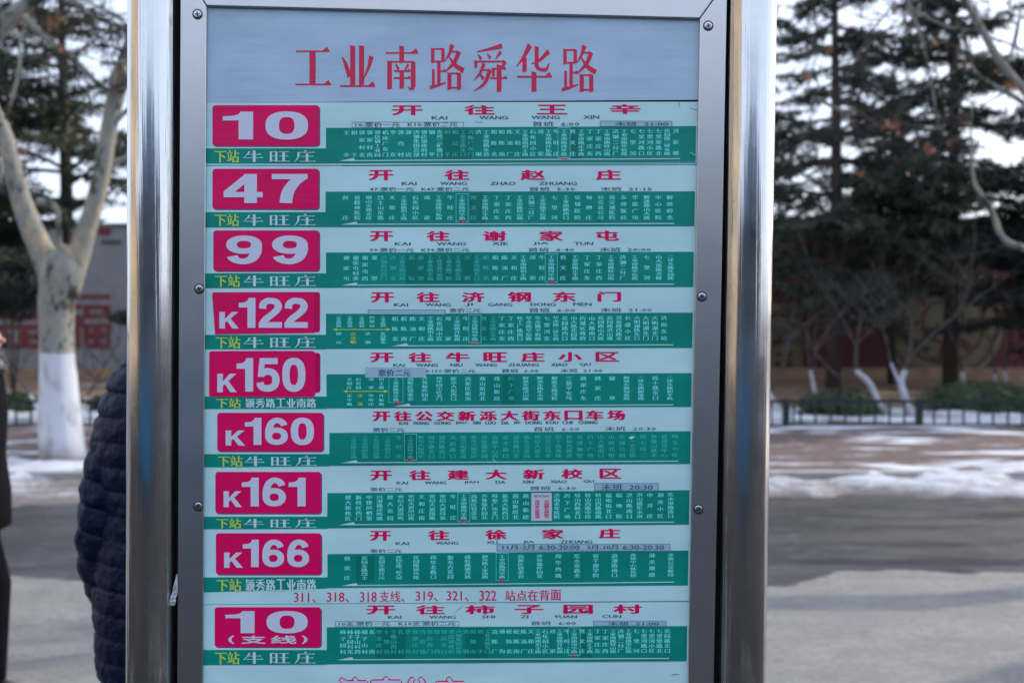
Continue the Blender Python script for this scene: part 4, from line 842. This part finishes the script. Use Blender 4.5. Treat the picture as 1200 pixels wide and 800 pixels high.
for ri, r in enumerate(ROWS):
    t, b_, (gx, gy0, gy1, gb0, gb1) = r['t'], r['b'], r['gr']
    sl = (gb1 - gb0) / 425.                                          # slope of the strip's lower edge
    ps = sheet('route_strip', [(XL(t) - 2, t), (XR(t) + 2, t - 1 + (gy1 - gy0)), (XR(b_) + 2, gb1 + .5), (gx, b_), (XL(b_) - 2, b_)], .0004 + .00001 * ri, M['paper'], sg, label='paper strip for route %s' % r['num'])
    lf = .00065
    gm = M['patch'] if r.get('alldim') or ri in (7, 8) else M['green']
    q = Ink(lf)
    g0, g1 = r['gl']
    q.poly([(XL(g0) + .5, g0), (gx, g0), (gx, gy0), (XR(gy0) - 2, gy1), (XR(gb0) - 2, gb1), (gx, gb0), (gx, min(g1, gb0 + .6)), (XL(g1) + .5, g1)], 0)
    q.build('green_band', M['green'], ps)
    yw = lambda x, a, c: a + (c - a) * (x - gx) / (XR(a) - gx)        # follow the strip's slope
    q = Ink(lf + .00008)
    for p in r['patch']: q = Ink(lf + .00008); q.rect(*p); q.build('cover_patch', M['patch'], ps)
    # badge
    if r['badge']:
        x0, x1, y0, y1 = r['badge']
        q = Ink(lf - .00008); q.poly(rpoly(x0 + .9, x1 + 1.2, y0 + .7, y1 + 1.2, 4), 0); q.build('badge_drop_shadow', M['ink'], ps)  # drop shadow put in as a dark copy, offset right and down
        sheet('badge', rpoly(x0, x1, y0, y1, 3.4), lf + .0002, M['badge'], ps)
    elif r['num'] == 'K122':
        sheet('badge', [(255, 342.6)] + rpoly(350, 375, 342.2, 389.2, 3)[:10] + [(255, 389.2)], lf + .0001, M['badge2'], ps)
        sheet('badge', [(248.6, 344), (250, 342.4), (369, 342), (368.6, 390), (252, 391.4)], lf + .0004, M['badge'], ps)
    else:
        sheet('badge', [(300, 414)] + rpoly(340, 375.4, 413.4, 460, 3)[:10] + [(300, 460)], lf + .0001, M['badge2'], ps)
        sheet('badge', [(245.2, 413), (247, 411.2)] + rpoly(330, 369.6, 411, 465, 4)[:10] + [(246, 464.6), (245, 463)], lf + .0004, M['badge'], ps)
    lb_ = lf + .0007
    q = Ink(lb_); q.owner = ps; x0, x1, y0, y1 = r['n']; s_ = r['num']
    if s_[0] == 'K':
        kw = (x1 - x0) * .215; ky = y0 + (y1 - y0) * .47
        number(q, 'K', x0, x0 + kw, ky, y1 + .8); number(q, s_[1:], x0 + kw + .5, x1, y0, y1, 5)
    else: number(q, s_, x0, x1, y0, y1, 14)
    if ri == 8:
        for ch, a, c in (('(', 268, 274), ('支', 283, 311), ('线', 318, 347), (')', 354, 360)): q.text(ch, a, c, 744.4, 753.6, bold=.7, boldy=.3)
    q.build('route_note', M['number'], ps, kind='stuff')
    # heading
    txt, xs, hw, y0, y1 = r['head']
    for ch, xc in zip(txt, xs):
        q = Ink(lf); dy = (gy1 - gy0) * (xc - 446) / 400; q.text(ch, xc - hw + .8, xc + hw - .8, y0 + dy + .6, y1 + dy - .6, bold=1.15, boldy=.35, res=3); q.build('heading_character', M['red'], ps)
    q = Ink(lf); y0, y1 = r['py']
    for s1, a, c in r['pin']: q.text(s1, a, c, y0 + (gy1 - gy0) * (a - 446) / 400, y1 + (gy1 - gy0) * (a - 446) / 400, bold=.28, res=2)
    y0, y1 = r['sy']
    stk = r['stk']; over = []
    for s1, a, c in r['small']:
        if any(k[0] < (a + c) / 2 < k[1] for k in stk): over.append((s1, a, c)); continue
        dy = (gy1 - gy0) * (a - 420) / 400; q.text(s1.replace(' ', '  '), a, c, y0 + dy, y1 + dy, bold=.15, res=1)
    for k in r['boxes']: q.frame(*k, .45)
    q.build('small_print', M['ink'], ps, kind='stuff')
    if stk:
        for k in stk: 
            sheet('overlay_sticker', [(k[0], k[2]), (k[1], k[2] + .3), (k[1], k[3] + .3), (k[0], k[3])], lf + .0003, M['sticker'], ps)
            q = Ink(lf + .0005); q.frame(k[0] + .3, k[1] - .3, k[2] + .3, k[3], .4)
            for s1, a, c in over: q.text(s1.replace(' ', '  '), a, c, k[2] + 1.4, k[3] - .8, bold=.2, res=2)
            if ri == 7: q.text('11月-2月', 589, 626, 638.2, 643.6, bold=.2); q.text('6:30-20:00', 632, 679, 638.4, 643.6, bold=.2); q.text('3月-10月', 688, 724, 638.2, 643.6, bold=.2); q.text('6:30-20:30', 730, 778, 638.4, 643.6, bold=.2)
            q.build('sticker_print', M['ink'], ps, kind='stuff')
    # station columns
    names = r['st'].split(); a, c, y0, y1 = r['cols']; q = Ink(lf + .0003); qd = Ink(lf + .0003)
    pitch = (c - a) / (len(names) - 1)
    if r['cur']:                                                      # the current stop falls on its box
        ki = min(range(len(names)), key=lambda i: 0 if names[i].endswith('舜华路') and '工业' in names[i] else 1)
    for i, nm in enumerate(names):
        xc = a + pitch * i
        if r['cur']:
            xc = a + (r['cur'] - a) * i / ki if i <= ki else r['cur'] + (c - r['cur']) * (i - ki) / (len(names) - 1 - ki)
        dm = r.get('alldim') or (r['dim'] and r['dim'][0] <= xc <= r['dim'][1])
        dy = (gy1 - gy0) * (xc - gx) / 430
        (qd if dm else q).col(nm, xc, y0 + dy, y1 + dy, w=min(7.6, pitch * .9))
    if r['cur']:
        dy = (gy1 - gy0) * (r['cur'] - gx) / 430
        q.frame(r['cur'] - 7.3, r['cur'] + 7.3, y0 - 1.8 + dy, y1 + 2.2 + dy, .45)
    if r['num'] == 'K150': q.frame(455.5, 472.5, 441, 471.5, .45); q.col('工业南路舜华路', 464, 442.5, 470, 7)
    lx1, l0, l1 = r['ln']; ax = r['ar']
    qw = Ink(lf + .0002); ls = (l1 - l0) / (lx1 - ax)
    qw.put(np.array([(ax + 16, l0 + .1), (lx1, l1), (lx1, l1 - 1.0), (ax + 16, l0 - .9)]), [(0, 1, 2, 3)])
    qw.put(np.array([(ax, l0 + .1), (ax + 20, l0 + .1), (ax + 17.5, l0 - 3.4)]), [(0, 1, 2)])
    qw.build('track_line', M['white'], ps)
    q.build('station_names', M['cyan'], ps, kind='stuff'); qd.build('faded_station_names', M['dim'], ps, kind='stuff')
    if 'loop' in r:
        lx0, lx_, ly, ups, dns = r['loop']; q = Ink(lf + .0003); q.rect(lx0, lx_ - 3, ly - .45, ly + .45)
        q.poly([(lx0 - 1, ly), (lx0 + 4, ly - 1.8), (lx0 + 4, ly + 1.8)]); q.poly([(lx_ + 1, ly), (lx_ - 4, ly + 1.8), (lx_ - 4, ly - 1.8)])
        q.col(dns[1][1], dns[1][0], ly + 3, ly + 17, 6.5, 4.5); q.build('branch_line', M['yellow'], ps, kind='stuff')
        q = Ink(lf + .0003)
        for x_, s1 in ups: q.col(s1, x_, ly - 16, ly - 2.5, 6.5, 4)
        for k_, (x_, s1) in enumerate(dns):
            if k_ != 1: q.col(s1, x_, ly + 3, ly + 17, 6.5, 4)
        q.build('branch_names', M['cyan'], ps, kind='stuff')
    if r['num'] == 'K150':
        sheet('overlay_sticker', [(428.4, 430), (499.4, 430.6), (499, 442.2), (428, 442.4)], lf + .0004, M['sticker'], ps)
        q = Ink(lf + .0006); q.text('票价二元', 443.5, 481, 432.8, 440.6, bold=.3); q.build('sticker_print', M['ink'], ps, kind='stuff')
    if 'promo' in r:
        x0, x1, y0, y1 = r['promo']; sheet('promo_sticker', [(x0, y0), (x1, y0 - .3), (x1, y1 - .2), (x0, y1)], lf + .0006, M['wsticker'], ps)
        q = Ink(lf + .0008); q.col('贵州茅台酱香酒', x0 + 7, y0 + 8, y1 - 3, 6, 4); q.col('中国驰名商标号', x0 + 18, y0 + 8, y1 - 3, 6, 4); q.build('promo_print', M['red'], ps, kind='stuff')
        q = Ink(lf + .0008); q.text('福州体彩', x0 + 3, x1 - 3, y0 + 2, y0 + 5); q.build('promo_heading', M['ink'], ps, kind='stuff')
    # red arrow mark under the current stop
    cx = r['cur'] or 466
    q = Ink(lf + .0004); yy = l0 - 1.5 + ls * (cx - ax) if ri else 188 - .6; q.text('站', cx - 3.4, cx + 3.4, yy - 4, yy - .2, bold=.3, res=1); q.build('current_stop_mark', M['red'], ps)
    # next stop, yellow + white
    g0, g1 = r['gl']; h = g1 - g0; mv = {0: 0, 1: 0, 2: 1, 3: 1.5, 4: 2, 5: 4, 6: 2.5, 7: 2.5, 8: .5}[ri]
    q = Ink(lf + .0003); q.text('下站', 251.5 + mv, 280 + mv, g0 + 2.0, g1 - 1.0, bold=.35, res=2); q.build('next_stop_label', M['yellow'], ps, kind='stuff')
    q = Ink(lf + .0003)
    if len(r['nxt']) == 3:
        for ch, x0, x1 in (('牛', 285, 308), ('旺', 316, 339), ('庄', 345, 369)): song(q, ch, x0 + mv * .4, x1 + mv * .4, g0 + 2.4, g1 - 1.6)
    else:
        for k_, ch in enumerate(r['nxt']): q.text(ch, 287 + mv * .4 + k_ * 12, 297.4 + mv * .4 + k_ * 12, g0 + 2.2, g1 - 1.4, bold=.42, res=2)
    q.build('next_stop_name', M['white'], ps, kind='stuff')
    # thin double rule below strip
    q = Ink(lf)
    if ri == 0:
        q.put(np.array([(400, 194.4), (816, 193.6), (816, 192.8), (400, 193.4)]), [(0, 1, 2, 3)]); q.build('rule', M['green'], ps)

# note strip between the last two routes
ns = sheet('note_strip', [(XL(690) - 2, 689.4), (XR(690) + 2, 686), (XR(705) + 2, 703.6), (XL(706) - 2, 707.8)], .0004, M['paper'], sg, label='strip with the note on routes served behind')
q = Ink(.0006)
for s1, a, c, dd in (('311、', 344.5, 370, 0), ('318、', 383, 409, 0), ('318', 422, 441.4, 0), ('支', 445, 456, .4), ('线、', 457.5, 474, .4), ('319、', 487, 513, 0), ('321、', 523.5, 549, 0), ('322', 562, 581.6, 0)):
    dy = -3.6 * (a - 344) / 320; q.text(s1, a, c, 693.4 + dy + (0 if dd else .6), 706.2 + dy + (0 if dd else -.4), res=3, bold=.12)
for k_, ch in enumerate('站点在背面'): dy = -3.6 * (595 + 13 * k_ - 344) / 320; q.text(ch, 592 + 13.4 * k_, 603.8 + 13.4 * k_, 694 + dy, 706.4 + dy, res=3, bold=.22)
q.build('note_lettering', M['red'], ns, kind='stuff')
q = Ink(.0006); q.put(np.array([(XL(706), 708.2), (XR(705), 704.0), (XR(705), 703.5), (XL(706), 707.7)]), [(0, 1, 2, 3)]); q.build('rule', M['ink'], ns)
# operator name at the foot of the board, outlined
fs_ = sheet('foot_panel', [(XL(780) - 2, 779), (XR(776) + 2, 775), (XR(900), 958), (XL(900), 958)], .0004, M['paper'], sg)
q = Ink(.0006); q2 = Ink(.0010)
for ch, x0 in zip('济南公交', (397, 436, 472, 511)):
    q.text(ch, x0, x0 + 33, 794, 828, bold=2.4, boldy=2.4, res=3); q2.text(ch, x0 + .3, x0 + 32.7, 794.3, 827.7, bold=1.1, boldy=1.1, res=3)
q.build('operator_outline', M['red'], fs_, kind='stuff'); q2.build('operator_lettering', M['number'], fs_, kind='stuff')
# scuffs and pen marks on the film
q = Ink(.0012)
for pts in ([(794, 117, .3), (796, 121, .5), (796, 126, .2)], [(808, 126, .2), (813, 128, .6), (818, 129, .3)], [(786, 791, .3), (791, 789.6, .7), (796, 789.4, .4)], [(556, 142, .3), (561, 143.4, .5), (566, 143.2, .2)], [(533, 717, .3), (538, 713, .5), (543, 709, .2)]):
    V, f_ = ribbon(smooth_path(pts, 4)); q.put(V, f_)
q.build('pen_mark', M['ink'], sg, kind='stuff')
q = Ink(.0012)
for pts in ([(808, 178.6, .4), (813, 181, .8), (818, 183.4, .4)], [(577, 537, .3), (580, 540, .7), (583, 542.4, .3)], [(737, 513, 1.2), (740, 512.6, 3.2), (743, 511.6, .8)]):
    V, f_ = ribbon(smooth_path(pts, 4)); q.put(V, f_)
q.build('scratch', M['white'], sg, kind='stuff')

# ================================================================== PEOPLE
M['navy'] = mat('navy_nylon', (.003, .010, .036), .48, var=.3, scale=9, bump=.7, bscale=30, spec=.12)
M['skin'] = mat('skin', (.50, .28, .20), .5, var=.06, scale=12)
M['hair'] = mat('black_hair', (.003, .0025, .002), .75, spec=.2, bump=.5, scale=80, stretch=(1, 1, .1))
M['jeans'] = mat('grey_blue_jeans', (.10, .14, .21), .85, var=.15, scale=30)
M['black'] = mat('black_wool', (.004, .0045, .007), .95, spec=.1, var=.2, scale=20, bump=.2)
M['trouser'] = mat('dark_trousers', (.0035, .0035, .008), .95, spec=.08, var=.25, scale=8, bump=.3, bscale=6)
M['scarf'] = mat('speckled_scarf', (.01, .01, .012), .9, col2=(.22, .22, .24), scale=38, contrast=(.45, .62), bump=.5)
M['shoe'] = mat('black_shoes', (.01, .01, .01), .4)
def skin_body(name, joints, edges, parent, m, root=0, sub=2):
    me = bpy.data.meshes.new(name); off = wloc(parent)
    me.from_pydata([tuple(Vector(j[0]) ) for j in joints], edges, []); o = bpy.data.objects.new(name, me); COL.objects.link(o); o.parent = parent
    md = o.modifiers.new('skin', 'SKIN'); md.use_smooth_shade = True
    for i, j in enumerate(joints):
        r = j[1]; r = (r, r) if not isinstance(r, tuple) else r
        me.skin_vertices[0].data[i].radius = r; me.skin_vertices[0].data[i].use_root = (i == root)
    s_ = o.modifiers.new('sub', 'SUBSURF'); s_.levels = sub; s_.render_levels = sub
    me.materials.append(m); return o
def body(parent, pose, face=1):
    """pose: local joint positions. one continuous skinned figure with face and hands"""
    J = []; E_ = []
    def add(p, r, link=None):
        J.append((p, r)); i = len(J) - 1
        if link is not None: E_.append((link, i))
        return i
    pel = add(pose['pelvis'], (.115, .085)); ch = add(pose['chest'], (.12, .085), pel); sh = add(pose['sternum'], (.075, .06), ch)
    nk = add(pose['neck'], .052, sh); hd = add(pose['jaw'], (.062, .07), nk); h2 = add(pose['brow'], (.076, .09), hd); add(pose['crown'], (.055, .065), h2)
    fw = Vector(pose['face']); jb = (Vector(pose['jaw']) + Vector(pose['brow'])) / 2
    nse = add(tuple(jb + fw * .078 + Vector((0, 0, -.004))), .013, h2); add(tuple(jb + fw * .100 + Vector((0, 0, -.014))), .010, nse)
    for sd in ('L', 'R'):
        s0 = add(pose['shoulder' + sd], .040, sh); e = add(pose['elbow' + sd], .042, s0); wr = add(pose['wrist' + sd], .027, e)
        W = Vector(pose['wrist' + sd]); E0 = Vector(pose['elbow' + sd]); dv = (W - E0).normalized(); si = dv.cross(fw).normalized()
        pm = add(tuple(W + dv * .055), (.036, .018), wr); kn = add(tuple(W + dv * .088), (.034, .014), pm)
        for k, (o_, l1, l2) in enumerate(((-.028, .034, .030), (-.010, .040, .036), (.009, .037, .032), (.027, .028, .024))):
            f1 = add(tuple(W + dv * (.09 + l1) + si * o_ + fw * .008), .0085, kn); add(tuple(W + dv * (.09 + l1 + l2) + si * o_ * 1.05 + fw * .030), .0075, f1)
        th = add(tuple(W + dv * .055 - si * .040 + fw * .012), .011, pm); add(tuple(W + dv * .085 - si * .050 + fw * .026), .009, th)
        hp = add(pose['hip' + sd], .075, pel); k_ = add(pose['knee' + sd], .060, hp); an = add(pose['ankle' + sd], .040, k_); add(tuple(Vector(pose['ankle' + sd]) + fw * .14 + Vector((0, 0, -.05))), .034, an)
    return skin_body('body', J, E_, parent, M['skin'])
def ring(c, ax, a, b, k=24, side=None):
    ax = Vector(ax).normalized(); s_ = Vector(side) if side is not None else Vector((1, 0, 0)); s_ = (s_ - ax * s_.dot(ax)).normalized(); q = ax.cross(s_)
    return [tuple(Vector(c) + s_ * a * math.cos(6.28318 * i / k) + q * b * math.sin(6.28318 * i / k)) for i in range(k)]
def puff_tube(pts, baff, depth, side, k=28, n=120, flat=.88):
    """pts (x,y,z,r): quilted sleeve/torso; baffle length baff"""
    q = smooth_path(pts, 12); Ls = [0]
    for a, c in zip(q, q[1:]): Ls.append(Ls[-1] + float(np.linalg.norm(c[:3] - a[:3])))
    T = Ls[-1]; rings = []
    for i in range(n + 1):
        s_ = T * i / n; j = max(0, min(len(Ls) - 2, int(np.searchsorted(Ls, s_)) - 1)); u = (s_ - Ls[j]) / max(1e-6, Ls[j + 1] - Ls[j]); p = q[j] + (q[j + 1] - q[j]) * u
        ax = Vector(q[j + 1][:3] - q[j][:3]); ph = (s_ % baff) / baff; pf = depth * (math.sin(math.pi * ph) ** .33)
        c = Vector(p[:3]); rg = ring(c, ax, 1, flat, k, side); rr = []
        for m_, v in enumerate(rg):
            d_ = Vector(v) - c
            wr = .0035 * NZ.noise(Vector((m_ * .55, s_ * 30, 2.))) + .003 * NZ.noise(Vector((m_ * 1.7, s_ * 60, 7.)))
            rr.append(tuple(c + d_ * (p[3] - depth + pf + wr)))
        rings.append(rr)
    b = MB(); b.loft(rings); return b
# --- person in the quilted navy coat, standing just behind the left post
PX = 2.0
def up(px, py, dY=0): v = at(px, py, PX + dY); return v
cxp = at(238, 500, PX).x
p1 = thing('person', 'person in a quilted navy coat standing half hidden behind the left steel post', 'person', (cxp, PX, .12)); O1 = Vector(p1.location)
sL, eL, wL = up(163, 478), up(134, 636), up(192, 790)
def loc(v): return tuple(Vector(v) - O1)
pose = dict(pelvis=(0, 0, .82), chest=(0, 0, 1.12), sternum=(0, 0, 1.27), neck=(0, 0, 1.40), jaw=(0, .02, 1.455), brow=(0, 0, 1.535), crown=(0, -.01, 1.60), face=(0, 1, 0),
            shoulderL=(-.12, 0, 1.20), elbowL=loc(eL), wristL=(-.13, .10, .80), shoulderR=(.12, 0, 1.20), elbowR=(-loc(eL)[0], loc(eL)[1], loc(eL)[2]), wristR=(.13, .10, .80),
            hipL=(-.10, 0, .80), kneeL=(-.12, .01, .44), ankleL=(-.13, 0, .07), hipR=(.10, 0, .80), kneeR=(.12, .01, .44), ankleR=(.13, 0, .07))
body(p1, pose)
z0 = O1.z
puff_tube([(cxp, PX, z0 + .66, .215), (cxp, PX, z0 + .84, .22), (cxp, PX, z0 + 1.0, .205), (cxp, PX, z0 + 1.15, .215), (cxp, PX, z0 + 1.28, .17), (cxp, PX, z0 + 1.35, .09), (cxp, PX, z0 + 1.42, .08)], .0475, .009, (1, 0, 0), 40, 220, .66).build('coat', M['navy'], p1, smooth=True)
k_ = 44 / F * PX
for sgn in (1, -1):
    pl = [up(208, 444), up(190, 460), up(169, 488), up(149, 535), up(139, 600), up(136, 645, .01), up(150, 692, .03), up(166, 745, .07), up(180, 800, .11)]
    rr = [.045, .062, .074, .077, .078, .076, .075, .072, .066]
    if sgn < 0: pl = [Vector((2 * cxp - v.x, v.y, v.z)) for v in pl]
    puff_tube([(*v, r_) for v, r_ in zip(pl, rr)], .0475, .009, (0, 1, 0), 36, 260, 1.0).build('coat_sleeve', M['navy'], p1, smooth=True)
for sgn in (-1, 1):
    b = MB(); q = [(.10, .86, .105), (.115, .62, .090), (.125, .44, .070), (.13, .25, .064), (.13, .04, .060)]
    b.tube([(cxp + sgn * a, PX + .0, z0 + z) for a, z, _ in q], [c for *_, c in q], 20); o = b.build('trouser_leg', M['jeans'], p1, smooth=True)
    b = MB(); b.loft([ring((cxp + sgn * .13, PX + y, z0 + z_), (0, 1, 0), a, c, 16) for y, z_, a, c in ((-.08, .04, .02, .03), (-.06, .045, .042, .045), (.04, .05, .045, .05), (.12, .035, .045, .035), (.19, .028, .03, .02), (.2, .028, .01, .01))]); b.build('shoe', M['shoe'], p1, smooth=True)
b = MB(); b.loft([ring((cxp, PX, z0 + z), (0, 0, 1), a, c, 28) for z, a, c in ((.70, .15, .10), (.78, .19, .125), (.90, .19, .13), (1.0, .17, .11))]); b.build('trouser_waist', M['jeans'], p1, smooth=True)
b = MB(); b.loft([ring((cxp, PX - .015, z0 + z), (0, 0, 1), a, a * 1.12, 24) for z, a in ((1.40, .05), (1.44, .078), (1.50, .092), (1.56, .092), (1.61, .072), (1.64, .03))]); b.build('hair', M['hair'], p1, smooth=True)
# --- person cut by the left edge, walking to the right
QY = 3.95
cq = at(-40, 500, QY).x
p2 = thing('person', 'person in dark clothes and speckled scarf walking at the left edge', 'person', (cq, QY, 0)); O2 = Vector(p2.location)
pose = dict(pelvis=(0, 0, .88), chest=(0.01, 0, 1.18), sternum=(0.01, 0, 1.34), neck=(.015, 0, 1.46), jaw=(.075, 0, 1.475), brow=(.07, 0, 1.555), crown=(.04, 0, 1.625), face=(1, 0, 0),
            shoulderL=(0, .17, 1.34), elbowL=(-.10, .22, 1.08), wristL=(-.06, .22, .84), shoulderR=(0, -.17, 1.34), elbowR=(.03, -.22, 1.07), wristR=(.095, -.2, .80),
            hipL=(0, .09, .86), kneeL=(-.05, .10, .46), ankleL=(-.22, .10, .10), hipR=(0, -.09, .86), kneeR=(.14, -.10, .48), ankleR=(.12, -.10, .07))
body(p2, pose)
b = MB(); b.loft([ring((cq + x, QY, z), (0, 0, 1), a, c, 28) for z, x, a, c in ((.70, .02, .135, .21), (.85, .015, .14, .215), (1.0, .01, .125, .2), (1.2, .01, .135, .215), (1.34, .01, .12, .2), (1.41, .01, .09, .12), (1.45, .01, .07, .07))]); b.build('coat', M['black'], p2, smooth=True)
for sd in (-1, 1):
    s_ = 'R' if sd < 0 else 'L'; b = MB(); P_ = [Vector(pose['shoulder' + s_]), (Vector(pose['shoulder' + s_]) + Vector(pose['elbow' + s_])) / 2, Vector(pose['elbow' + s_]), Vector(pose['wrist' + s_]) * .9 + Vector(pose['elbow' + s_]) * .1]
    b.tube([tuple(p + O2) for p in P_], [.075, .068, .060, .050], 18); b.build('coat_sleeve', M['black'], p2, smooth=True)
    b = MB(); P_ = [Vector(pose['hip' + s_]) + Vector((0, 0, .02)), Vector(pose['hip' + s_]).lerp(Vector(pose['knee' + s_]), .5), Vector(pose['knee' + s_]), Vector(pose['knee' + s_]).lerp(Vector(pose['ankle' + s_]), .5), Vector(pose['ankle' + s_])]
    b.tube([tuple(p + O2) for p in P_], [.115, .105, .088, .082, .080], 20, wob=.02); b.build('trouser_leg', M['trouser'], p2, smooth=True)
    a_ = Vector(pose['ankle' + s_]) + O2; b = MB(); b.loft([ring((a_.x + y, a_.y, a_.z - .035 + z_), (1, 0, 0), a, c, 16, (0, 1, 0)) for y, z_, a, c in ((-.08, 0, .02, .03), (-.05, .005, .042, .045), (.05, .01, .045, .048), (.13, -.005, .045, .033), (.19, -.01, .03, .02))]); b.build('shoe', M['shoe'], p2, smooth=True)
b = MB(); b.tube([(cq + .115 * math.cos(a), QY + .125 * math.sin(a), 1.395 + .015 * math.cos(2 * a)) for a in [i * 6.2832 / 24 for i in range(25)]], [.052] * 25, 14, wob=.1); b.build('scarf', M['scarf'], p2, smooth=True)
b = MB(); b.loft([ring((cq - .012, QY, z), (0, 0, 1), a, a * .88, 24) for z, a in ((1.44, .05), (1.48, .086), (1.54, .100), (1.60, .098), (1.645, .07), (1.665, .03))]); b.build('hair', M['hair'], p2, smooth=True)

p2.scale = (.93, .93, .93)
